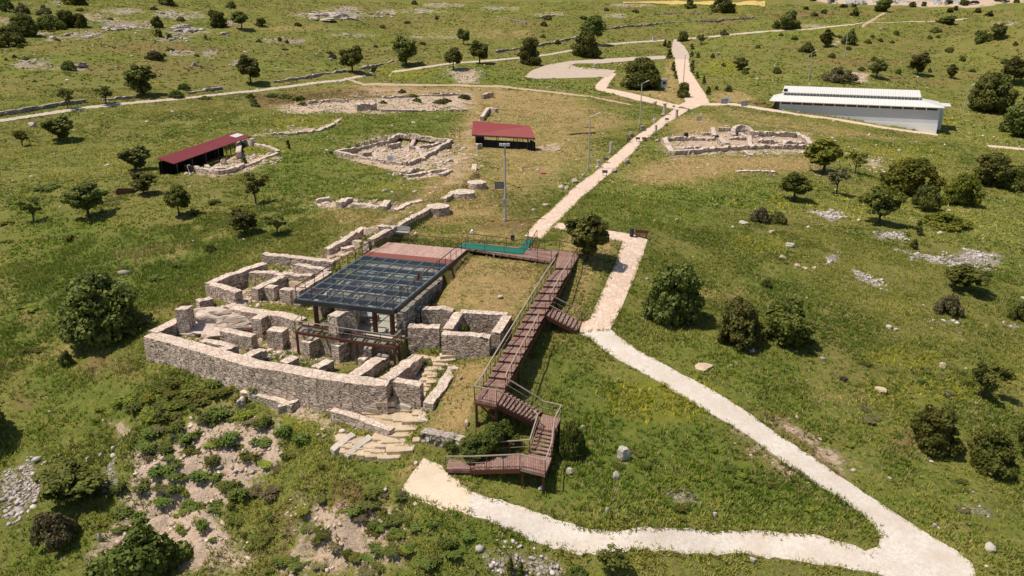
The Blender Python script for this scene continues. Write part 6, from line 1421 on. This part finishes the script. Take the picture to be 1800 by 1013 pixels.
PL = [
 (253,168,52,50,'round',D_,'big round tree above the gravel track at left, beside the short drystone wall',None),
 (441,148,50,40,'round',D_,'round tree on the slope just above the bend of the gravel track',None),
 (104,248,44,48,'round',D_,'round tree below the gravel track at the far left',None),
 (40,258,30,26,'sparse',M_,'thin pale sapling left of the round tree below the gravel track',None),
 (238,300,44,46,'round',D_,'round tree on grass just left of the left red roof',None),
 (253,342,40,42,'spread',D_,'small dark tree growing beside the rusty trough',None),
 (157,384,66,68,'spread',D_,'broad leaning dark tree in the left meadow',None),
 (60,392,46,34,'sparse',M_,'small thin tree left of the broad leaning dark tree',None),
 (315,380,56,40,'round',M_,'slim round tree in the left meadow below the left red roof',None),
 (450,360,58,40,'sparse',M_,'olive tree in the meadow halfway from the left red roof to the town wall',None),
 (430,412,48,44,'round',D_,'tree in the meadow nearest above the ruin upper corner',None),
 (488,415,42,38,'sparse',M_,'sparse tree right next to the one above the ruin upper corner',None),
 (183,592,132,122,'dome',D_,'huge dark rounded bush tree left of the curved ruin wall',None),
 (116,643,32,24,'bush',D_,'small dark bush in grass below the huge dark bush tree',None),
 (-40,778,90,92,'round',D_,'dark tree at the left picture edge, mostly outside the view',None),
 (244,1052,150,150,'bush',M_,'large leafy bush at the bottom edge below the rubble slope',None),
 (129,880,72,114,'spread',M_,'wide flat-crowned tree beside the grey rubble at lower left',None),
 (95,952,72,70,'low',N_,'brownish grey thorny bush at lower left',None),
 (120,192,36,24,'sparse',M_,'thin sapling by the drystone wall, nearer the left edge',None),
 (187,184,32,28,'sparse',M_,'thin sapling by the drystone wall, nearer the big round tree',None),
 (620,128,46,38,'round',D_,'leftmost round tree of the dark row along the upper track',None),
 (715,116,50,38,'round',D_,'second round tree of the dark row along the upper track',None),
 (797,123,38,28,'round',D_,'small narrow tree of the dark row along the upper track',None),
 (843,113,40,34,'round',D_,'round tree of the dark row just right of the small narrow one',None),
 (932,114,46,34,'bush',D_,'tree left of the curved parking area, reaching the ground',None),
 (1027,101,44,38,'bush',D_,'front one of two overlapping dark trees above the parking area',None),
 (1041,78,48,36,'round',D_,'rear one of two overlapping dark trees above the parking area',None),
 (815,78,26,22,'round',D_,'small tree on the slope above the dark row',None),
 (1127,156,54,62,'dome',D_,'big wide dark tree beside the white kiosk',None),
 (1270,22,24,32,'bush',D_,'dark bush in front of the wheat field',None),
 (1213,15,16,20,'bush',D_,'small bush left of the dark one at the wheat field',None),
 (1382,51,30,42,'bush',D_,'dark bush cluster beside the utility post at the top',None),
 (1453,83,30,22,'round',D_,'dark narrow tree in the meadow left of the far lamp post',None),
 (1493,78,26,24,'low',D_,'dark low bush behind the far lamp post',None),
 (1418,92,18,26,'low',D_,'low bush behind the museum lamp post top',None),
 (1300,124,22,22,'round',D_,'small dark tree in the meadow right of the paved road',None),
 (1475,143,26,52,'low',N_,'wide brownish bush right behind the museum roof',None),
 (1540,137,32,34,'spread',D_,'leaning dark tree behind the museum roof centre',None),
 (1612,132,38,30,'round',D_,'round dark tree behind the museum roof right half',None),
 (1672,138,24,15,'round',D_,'narrow dark tree behind the museum roof right end',None),
 (1780,149,48,38,'round',D_,'tall dark tree at the right edge level with the museum ridge',None),
 (1737,196,68,66,'dome',D_,'big dark bush tree right of the museum lamp post',None),
 (1793,238,76,70,'bush',D_,'big dark bush tree at the right edge below the museum level',None),
 (1752,69,26,22,'round',D_,'small dark tree in the upper right meadow, leftmost of a loose pair','upper right meadow trees'),
 (1725,76,20,18,'bush',D_,'small dark bush in the upper right meadow beside a small tree',None),
 (1663,43,14,26,'bush',D_,'dark low bush below the cemetery in the upper right',None),
 (1552,20,20,26,'bush',M_,'green bush tree just below the cemetery edge',None),
 (1502,29,14,16,'bush',D_,'dark bush left of the top of the dirt track',None),
 (1447,304,62,60,'round',B_,'bright green round tree just right of the church ruin',None),
 (1503,306,42,34,'sparse',B_,'bright small tree right of the bright green round tree',None),
 (1470,341,48,32,'sparse',N_,'brownish half-bare small tree below the bright green round tree',None),
 (1395,353,54,50,'round',M_,'round tree in the right meadow left of the brownish half-bare tree',None),
 (1597,342,70,76,'bush',B_,'large olive yellow bush in the right meadow',None),
 (1690,360,60,54,'bush',B_,'yellow green bush tree between the dark tree and the olive yellow bush',None),
 (1738,328,62,62,'bush',D_,'dark tall bush tree behind the yellow green bush tree at right',None),
 (1792,334,50,64,'low',M_,'green bush at the right edge beside the dark tall bush tree',None),
 (1545,394,66,64,'spread',M_,'flat-crowned tree in the right meadow above the pebble patch',None),
 (1335,392,32,34,'low',N_,'brownish bush left of its dark neighbour in the right meadow',None),
 (1367,392,24,30,'low',D_,'small dark bush right of the brownish one in the right meadow',None),
 (1625,366,46,48,'low',D_,'dark bush just below the olive yellow bush',None),
 (1660,397,34,76,'low',B_,'low wide olive bush mass below the dark bush in the right meadow',None),
 (1613,412,26,14,'cone',D_,'narrow dark upright shrub near the long pebble patch',None),
 (1605,438,20,14,'bush',D_,'small dark shrub at the left end of the long pebble patch',None),
 (1180,562,112,92,'dome',D_,'huge dark bush right of the straight paved branch path',None),
 (1297,604,90,72,'dome',D_,'left one of the big twin bushes in the right meadow',None),
 (1372,601,92,98,'bush',M_,'right one of the big twin bushes in the right meadow',None),
 (1696,513,54,68,'spread',M_,'flat-crowned tree below the long pebble patch',None),
 (1665,553,44,42,'low',N_,'brownish bush below the flat-crowned tree at the pebble patch',None),
 (1790,562,36,34,'low',D_,'dark bush at the right edge below the pebble patch',None),
 (1731,698,68,58,'sparse',M_,'thin airy tree with visible trunk in the lower right meadow',None),
 (1638,785,88,70,'bush',M_,'left one of three big bushes at the lower right edge',None),
 (1738,818,88,76,'bush',M_,'middle one of three big bushes at the lower right edge',None),
 (1812,806,100,56,'bush',D_,'right one of three big bushes, cut by the right edge',None),
 (1347,504,16,17,'low',D_,'tiny dark shrub in the grass above the big twin bushes',None),
 (1032,458,88,66,'round',D_,'dark tree between the boardwalk head and the branch path',None),
 (876,786,60,60,'bush',L_,'dark shrub growing under the lower landing beside the stairs',None),
 (835,796,48,56,'bush',L_,'leafy green shrub left of the middle stair flight',None),
 (796,782,24,36,'low',L_,'small leafy shrub on the rubble wall by the stairs',None),
 (1003,800,70,44,'low',L_,'tall dark green weeds right of the lowest stair flight',None),
 (1075,1012,54,50,'sparse',M_,'spindly sapling at the bottom edge beside the rubble',None),
 (1016,1012,30,40,'low',L_,'low green shrub at the bottom edge left of the spindly sapling',None),
 (897,1008,30,12,'cone',D_,'narrow dark upright weed in front of the bottom rubble, left of its pair',None),
 (915,1012,26,12,'cone',D_,'narrow dark upright weed in front of the bottom rubble, right of its pair',None),
 (42,64,38,40,'dome',D_,'round dark bush on the rocky slope at the upper left',None),
 (16,82,34,54,'low',D_,'wide dark bush at the left edge on the rocky slope',None),
 (90,52,24,44,'low',M_,'left one of three bushes in a row on the rocky slope','three bushes in a row'),
 (118,48,28,30,'bush',M_,'middle one of three bushes in a row on the rocky slope','three bushes in a row'),
 (144,48,22,26,'bush',D_,'right one of three bushes in a row on the rocky slope','three bushes in a row'),
 (80,28,18,26,'low',N_,'brownish bush above the row of three on the rocky slope',None),
 (40,24,18,26,'low',N_,'dull brown bush near the top left corner',None),
 (12,20,26,24,'low',M_,'green bush at the very top left corner',None),
 (132,10,20,30,'bush',M_,'bush at the top edge left of the first rock patches',None),
 (275,48,18,20,'bush',D_,'dark bush sitting in the grey rocks at upper left',None),
 (281,66,14,14,'bush',D_,'small round dark shrub below the grey rocks at upper left',None),
 (299,70,10,10,'bush',D_,'tiny dark shrub right of the small round one at upper left',None),
 (272,105,16,30,'low',N_,'olive brown low bush alone on the middle left slope',None),
 (122,123,16,22,'low',D_,'dark low bush left of the grey rock on the left slope',None),
 (383,48,28,24,'bush',D_,'left dark tree of a pair on the upper slope below the outcrop',None),
 (425,50,28,28,'round',D_,'right tree of a pair with round crown on the upper slope',None),
 (459,46,14,18,'bush',D_,'small dark shrub right of the tree pair on the upper slope',None),
 (296,9,20,30,'bush',D_,'dark bush at the top edge above the grey rocks',None),
 (407,15,12,16,'low',D_,'dark shrub near the top edge right of the rocks',None),
 (980,78,8,12,'low',D_,'tiny dark shrub on the slope left of the two overlapping trees',None),
 (324,158,12,18,'low',L_,'low green shrub beside the drystone wall by the gravel track',None),
 (310,172,14,24,'low',L_,'dark green shrub between wall and gravel track near the big round tree',None),
 (430,293,18,10,'cone',D_,'small dark conifer-like bush at the right end of the left red roof',None),
 (507,262,16,8,'cone',D_,'small dark shrub on grass right of the left red roof',None),
 (1203,171,26,20,'bush',D_,'green shrub at the left side of the paved junction',None),
 (1200,74,18,16,'bush',D_,'dark shrub at the right side of the upper road junction',None),
 (1232,79,18,18,'sparse',D_,'small tree right of the upper road junction',None),
 (1259,158,7,7,'bush',D_,'tiny round shrub left of its pair above the museum path',None),
 (1281,161,11,12,'bush',D_,'small round shrub right of its pair above the museum path',None),
 (370,443,16,18,'low',D_,'dark shrub at the bare stones outside the ruin upper wall',None),
 (818,594,28,18,'bush',D_,'dark weed bush growing inside the square stone room',None),
 (597,700,26,22,'low',D_,'dark bush growing from the face of the curved front wall',None),
 (1365,130,12,14,'low',D_,'small dark shrub in meadow left of the museum roof',None),
 (1272,62,10,16,'low',N_,'low brownish shrub right of the upper road',None),
 (1645,58,10,20,'low',D_,'dark low shrub in the upper right meadow centre',None),
]
CON = [(1169,82,12,8),(1176,84,12,8),(1177,104,17,9),(1183,125,16,8),(1187,134,9,7),(1189,139,7,6),(1216,86,9,8),(1227,102,9,8),(1215,101,10,7),(1217,118,12,8),(1217,128,9,7),(1225,138,12,9),(1237,148,15,7),(1245,166,14,10)]
for k, (a, b, h, w) in enumerate(CON):
    PL.append((a, b, h, w, 'cone', D_, 'small dark conifer planted along the left edge of the paved road' if a < 1195 else 'small dark conifer planted along the right edge of the paved road', 'conifers left of the paved road' if a < 1195 else 'conifers right of the paved road'))
WEED = [(267,790),(293,792),(328,780),(337,797),(372,816),(393,780),(406,775),(460,778),(430,808),(530,780),(255,857),(287,834),(313,820),(307,868),(290,880),(357,840),(383,843),(407,858),(417,878),(383,895),(357,930),(213,906),(247,915),(340,888),(210,860),(283,740),(233,722),(383,734),(360,740),(463,748),(270,760),(310,755),(345,765),(500,760)]
for k, (a, b) in enumerate(WEED):
    PL.append((a, b, 22+(k*7)%16, 28+(k*5)%20, 'weed', L_, 'dark leafy weed clump growing on the pale rubble slope below the ruin', 'leafy weeds on the rubble slope'))
rs = random.Random(77)
for k in range(40):
    a, b = rs.uniform(640,960), rs.uniform(870,985)
    if b < 880+(a-640)*.32 or (a > 820 and b > 950+0*a): continue
    PL.append((a, b, rs.uniform(14,26), rs.uniform(22,44), 'weed', L_, 'lush low weed bush on the bank below the white path', 'weeds on the bank below the white path'))
for k in range(24):
    a, b = rs.uniform(430,720), rs.uniform(860,1005)
    PL.append((a, b, rs.uniform(12,22), rs.uniform(20,44), 'weed', (N_, M_, L_)[k % 3], 'scrubby bush on the brown slope at the lower left of the beige landing', 'scrub on the brown slope'))
for k in range(22):
    a, b = rs.uniform(215,470), rs.uniform(672,735)
    if b < 655+(a-250)*.12: continue
    PL.append((a, b, rs.uniform(14,26), rs.uniform(26,52), 'weed', (M_, B_, M_)[k % 3], 'green scrub bush on the slope in front of the curved wall', 'scrub in front of the curved wall'))
for k in range(26):
    a, b = rs.uniform(1080,1500), rs.uniform(760,925)
    if b > 925-(1500-a)*.02 or b < 640+(a-1080)*.70: continue
    PL.append((a, b, rs.uniform(9,18), rs.uniform(16,40), 'weed', (L_, M_, B_)[k % 3], 'low shrub in the lush meadow inside the path bend', 'shrubs inside the path bend'))
for k in range(34):
    a, b = rs.uniform(0,460), rs.uniform(330,640)
    if a > 110 and 440 < b < 620 and a < 260: continue
    if a > 330 and b > 430: continue
    PL.append((a, b, rs.uniform(8,18), rs.uniform(18,44), 'weed', (L_, M_, B_, M_)[k % 4], 'low scrub bush scattered on the left hillside meadow', 'scrub on the left hillside'))
for k in range(26):
    a, b = rs.uniform(330,830), rs.uniform(152,205)
    if not (b < 150+abs(a-600)*.0+40) or b < 158+(470-a)*.1*(a < 470): continue
    PL.append((a, b, rs.uniform(5,9), rs.uniform(14,30), 'low', (L_, M_)[k % 2], 'low green bush on the earth bank below the gravel track', 'bushes on the earth bank'))
for k in range(30):
    a, b = rs.uniform(1480,1800), rs.uniform(600,990)
    if b > 700+(a-1300)*.55: continue
    PL.append((a, b, rs.uniform(9,18), rs.uniform(16,36), 'weed', (L_, M_, B_, N_)[k % 4], 'small shrub scattered in the lower right meadow', 'shrubs in the lower right meadow'))
for k in range(34):
    a, b = rs.uniform(1240,1800), rs.uniform(60,130)
    PL.append((a, b, rs.uniform(4,9), rs.uniform(7,16), 'low', (D_, M_)[k % 2], 'tiny dark shrub scattered over the upper right meadow', 'tiny shrubs on the upper right meadow'))
for k in range(40):
    a, b = rs.uniform(0,1150), rs.uniform(4,108)
    PL.append((a, b, rs.uniform(3,8), rs.uniform(6,15), 'low', (D_, M_, N_)[k % 3], 'tiny shrub scattered over the upper hillside', 'tiny shrubs on the upper hillside'))
for k in range(20):
    a, b = rs.uniform(1380,1790), rs.uniform(2,30)
    PL.append((a, b, rs.uniform(5,10), rs.uniform(8,15), 'bush', (D_, M_)[k % 2], 'small dark shrub along the cemetery edge at the top right', 'shrubs along the cemetery'))
for k in range(95):
    a, b = rs.uniform(150,720), rs.uniform(690,1008)
    if b < 690+(a-250)*.22 or (a > 560 and b < 815): continue
    PL.append((a, b, rs.uniform(7,20), rs.uniform(12,42), 'weed', (M_, B_, N_, L_, M_)[k % 5], 'mixed dry and green scrub tuft on the rough slope below the ruin', 'scrub tufts on the rough slope'))
def build_plants(): plants(PL)
# ------------------------------------------------------------------ grass, weeds, loose stones (nobody could count them)
def ground_mask(x, y, edge=.06):
    """1 where the soil is free"""
    ok = np.ones(len(x), bool)
    for poly in PATHPOLY: ok &= sdist_box(poly, x, y, 1.0) > edge
    o, u, v, W, L = DK['o'], DK['u'], DK['v'], DK['W'], DK['L']
    a = (x-o.x)*u.x+(y-o.y)*u.y; b = (x-o.x)*v.x+(y-o.y)*v.y
    ok &= ~((a > -.3) & (a < W+.2) & (b > -.4) & (b < L+.2))
    return ok
def sector(n, r0, r1, rng, half=46):
    a = np.radians(rng.uniform(-half, half, n)); r = np.sqrt(rng.uniform(r0*r0, r1*r1, n)); return r*np.sin(a), r*np.cos(a)
def lerp3(t, a, b): return np.asarray(a)[None]*(1-t[:, None])+np.asarray(b)[None]*t[:, None]
def tufts(name, n, r0, r1, h, spread, blades, bw, rng, keep=None, label=None):
    if keep is not None: x, y = keep
    else:
        x, y = sector(n, r0, r1, rng); ok = ground_mask(x, y, -.12); x, y = x[ok], y[ok]
    z = zone_vals(x, y)
    nz = fbm(x/.9, y/.9, 51, 3); cl = fbm(x/2.6, y/2.6, 61, 3)
    bare = np.clip(z[1]*.9+z[2]*1.0+(nz-.5)*2.2, 0, 1)*np.clip((z[1]+z[2])*2, 0, 1); k = (rng.uniform(size=len(x)) > bare*1.05) & (rng.uniform(size=len(x)) < np.clip((cl-.30)*3.2, .12, 1)*(1-.55*z[0]))
    x, y, z, nz = x[k], y[k], z[:, k], nz[k]; n = len(x); g = height(x, y)
    big = fbm(x/9, y/9, 71, 4); t = rng.uniform(size=n)
    c = lerp3(np.clip((big-.3)*2.4+(t-.5)*.45, 0, 1), (.115,.165,.022), (.365,.355,.078))
    def over(w, ca, cb):
        nonlocal c
        s = (rng.uniform(size=n) < w); c = np.where(s[:, None], lerp3(t, ca, cb), c)
    over(z[3]*.8, (.085,.168,.018), (.235,.310,.040)); over(z[4]*.6, (.32,.32,.035), (.56,.50,.05)); over(z[5]*.6, (.19,.115,.052), (.36,.235,.125)); over(z[0]*.85, (.40,.285,.125), (.68,.49,.26))
    over(np.full(n, .11), (.36,.30,.12), (.46,.38,.19))
    c *= rng.uniform(.86, 1.14, n)[:, None]
    hh = h*rng.uniform(.55, 1.35, n)*(1+z[3]*.5-z[0]*.45); m = blades
    az = rng.uniform(0, 6.283, (n, m)); lean = rng.uniform(.25, 1.0, (n, m))*spread
    bx = x[:, None]+rng.normal(0, spread*.25, (n, m)); by = y[:, None]+rng.normal(0, spread*.25, (n, m))
    tx = bx+np.cos(az)*lean; ty = by+np.sin(az)*lean; tz = g[:, None]+hh[:, None]*rng.uniform(.5, 1, (n, m))
    px_ = -np.sin(az)*bw*.5; py_ = np.cos(az)*bw*.5; gz = np.repeat(g[:, None], m, 1)-.04
    V = np.stack([np.stack([bx-px_, by-py_, gz], -1), np.stack([bx+px_, by+py_, gz], -1), np.stack([tx, ty, tz], -1)], 2).reshape(-1, 3)
    Fc = np.arange(len(V)).reshape(-1, 3); col = np.repeat(c, m*3, 0)
    tag(np_mesh(name, V, Fc, 3, M['grass'], col), label, 'grass', kind='stuff')
def verge(rng):
    """grass and dry stalks creeping over the path edges"""
    X, Y = [], []
    for nm, rows, m, dz in STRIPS:
        if nm in ('parking_area',): continue
        for s in (0, 1):
            E = np.array([tuple(q[s]) for q in rows]); O = np.array([tuple(q[1-s]) for q in rows]); L = np.linalg.norm(np.diff(E, axis=0), axis=1).sum(); n = int(min(L*(26 if nm != 'path' else 9), 3200))
            k = rng.uniform(0, len(E)-1.001, n); i = k.astype(int); f = (k-i)[:, None]; p = E[i]*(1-f)+E[i+1]*f; d = (O[i]-p); d /= np.linalg.norm(d, axis=1)[:, None]+1e-9
            w = rng.normal(-.04, .15, n)*np.where(fbm(p[:, 0]/1.6, p[:, 1]/1.6, 15, 2) > .48, 1.6, .7); p = p+d*w[:, None]; X.append(p[:, 0]); Y.append(p[:, 1])
    x, y = np.concatenate(X), np.concatenate(Y); k = ground_mask(x, y, -.5)
    return x[k], y[k]
def ico():
    bm = bmesh.new(); bmesh.ops.create_icosphere(bm, subdivisions=1, radius=.5); v = np.array([q.co[:] for q in bm.verts]); f = np.array([[q.index for q in p.verts] for p in bm.faces]); bm.free(); return v, f
def stones(name, x, y, size, rng, label, flat=.6, c0=(.34,.285,.24), c1=(.60,.52,.45)):
    v, f = ico(); n = len(x); g = height(x, y)
    P3 = v[None]*(1+rng.normal(0, .13, (n, len(v), 1))); sc = np.stack([size*rng.uniform(.8, 1.5, n), size*rng.uniform(.6, 1.1, n), size*flat*rng.uniform(.7, 1.2, n)], 1); P3 = P3*sc[:, None]
    a = rng.uniform(0, 6.283, n); ca, sa = np.cos(a)[:, None], np.sin(a)[:, None]; X = P3[..., 0]*ca-P3[..., 1]*sa; Y = P3[..., 0]*sa+P3[..., 1]*ca; tl = rng.normal(0, .2, n)[:, None]
    Z = P3[..., 2]+X*tl; V = np.stack([X+x[:, None], Y+y[:, None], Z+(g+size*flat*.12)[:, None]], -1).reshape(-1, 3)
    Fc = (f[None]+(np.arange(n)*len(v))[:, None, None]).reshape(-1, 3); c = lerp3(rng.uniform(size=n), c0, c1)*rng.uniform(.85, 1.1, n)[:, None]
    tag(np_mesh(name, V, Fc, 3, M['rubble'], np.repeat(c, len(v), 0)), label, 'rubble', kind='stuff')
def in_zone(kinds, n, rng, rmax=None, rmin=0, dens=None):
    X, Y = [], []
    for i, s, poly, fd in ZP:
        if i not in kinds: continue
        c = poly.mean(0); rr = math.hypot(*c)
        if rmax and rr > rmax or rr < rmin: continue
        lo, hi = poly.min(0), poly.max(0); area = np.prod(hi-lo); m = int(min(area*dens, n)); x = rng.uniform(lo[0]-fd, hi[0]+fd, m); y = rng.uniform(lo[1]-fd, hi[1]+fd, m)
        d = sdist(poly, x, y)+ (fbm(x/2.5, y/2.5, 5, 3)-.5)*fd*4; k = (d < 0) & (rng.uniform(size=m) < s*np.clip((fbm(x/3.2, y/3.2, 95, 2)-.28)*3, .15, 1)); X.append(x[k]); Y.append(y[k])
    x, y = np.concatenate(X), np.concatenate(Y); k = ground_mask(x, y); return x[k], y[k]
def build_grass():
    rng = np.random.default_rng(5)
    tufts('meadow_grass', 270000, 30, 98, .24, .26, 5, .085, rng, label='mixed green and straw meadow grass covering the near slopes')
    tufts('meadow_grass', 200000, 98, 210, .24, .40, 4, .20, rng, label='mixed green and straw meadow grass covering the middle plateau')
    tufts('meadow_grass', 90000, 210, 440, .34, .8, 4, .5, rng, label='mixed green and straw grass covering the far hillside')
    tufts('verge_grass', 0, 0, 0, .22, .20, 5, .075, rng, keep=verge(rng), label='ragged grass creeping over the path edges')
    x, y = in_zone((2,), 2600, rng, rmin=125, dens=.75); stones('rubble', x, y, rng.lognormal(-.35, .45, len(x)), rng, 'grey limestone rubble scattered over the far hillside', .42)
    x, y = in_zone((2,), 2600, rng, rmax=125, dens=26); stones('rubble', x, y, rng.lognormal(-1.35, .35, len(x)), rng, 'pale pebble patches lying in the nearer meadow', .7, (.34,.30,.275), (.60,.54,.49))
    x, y = in_zone((1,), 7000, rng, rmax=75, dens=14); stones('rubble', x, y, np.minimum(rng.lognormal(-1.7, .55, len(x)), .5), rng, 'pale broken stones on the bare slope below the ruin', .65, (.42,.325,.25), (.68,.55,.44))
    x, y = in_zone((1,), 3000, rng, rmin=60, rmax=330, dens=6); stones('rubble', x, y, rng.lognormal(-1.15, .4, len(x)), rng, 'pale loose stones on the excavated floors', .6, (.42,.335,.265), (.68,.56,.46))
    x, y = sector(1500, 36, 300, rng); k = ground_mask(x, y); x, y = x[k], y[k]; stones('rubble', x, y, rng.lognormal(-1.6, .4, len(x))*(1+np.hypot(x, y)/160), rng, 'single pale stones sprinkled through the meadow', .6)
# ------------------------------------------------------------------ light, sky, camera
def build_light():
    w = bpy.data.worlds.new('World'); SC.world = w; w.use_nodes = True; t = w.node_tree
    bg = t.nodes['Background']; sk = t.nodes.new('ShaderNodeTexSky'); sk.sky_type = 'NISHITA'; sk.sun_disc = False
    el = math.radians(64); az = math.radians(-100)           # sun high on the left
    sk.sun_elevation = el; sk.sun_rotation = az; sk.altitude = 300; sk.air_density = 1.0; sk.dust_density = 1.2; sk.ozone_density = 1.0
    t.links.new(sk.outputs[0], bg.inputs['Color']); bg.inputs['Strength'].default_value = .078
    sd = Vector((math.sin(az)*math.cos(el), math.cos(az)*math.cos(el), math.sin(el)))
    L = bpy.data.lights.new('sun', 'SUN'); L.energy = SUN_E; L.angle = math.radians(.53); L.color = (1.0,.91,.78)
    o = bpy.data.objects.new('sun', L); COL.objects.link(o); o.location = (-60,40,90); o.rotation_euler = (-sd).to_track_quat('-Z','Y').to_euler()
SUN_E = 4.2
def build_camera():
    c = bpy.data.cameras.new('camera'); c.sensor_width = 36; c.lens = F/1800*36; c.clip_start = .5; c.clip_end = 4000
    o = bpy.data.objects.new('camera', c); COL.objects.link(o); o.location = (0,0,HC); o.rotation_euler = (math.radians(90)-PITCH,0,0)
    SC.camera = o
    SC.view_settings.view_transform = 'Standard'; SC.view_settings.look = 'None'; SC.view_settings.exposure = EXPO; SC.view_settings.gamma = 1
    SC.view_settings.use_curve_mapping = False
EXPO = 0.26
def main():
    make_materials()
    plan_paths(); plan_site(); plan_zones()
    build_terrain(); build_paths()
    build_site()
    build_plants()
    build_grass()
    build_light(); build_camera()
main()
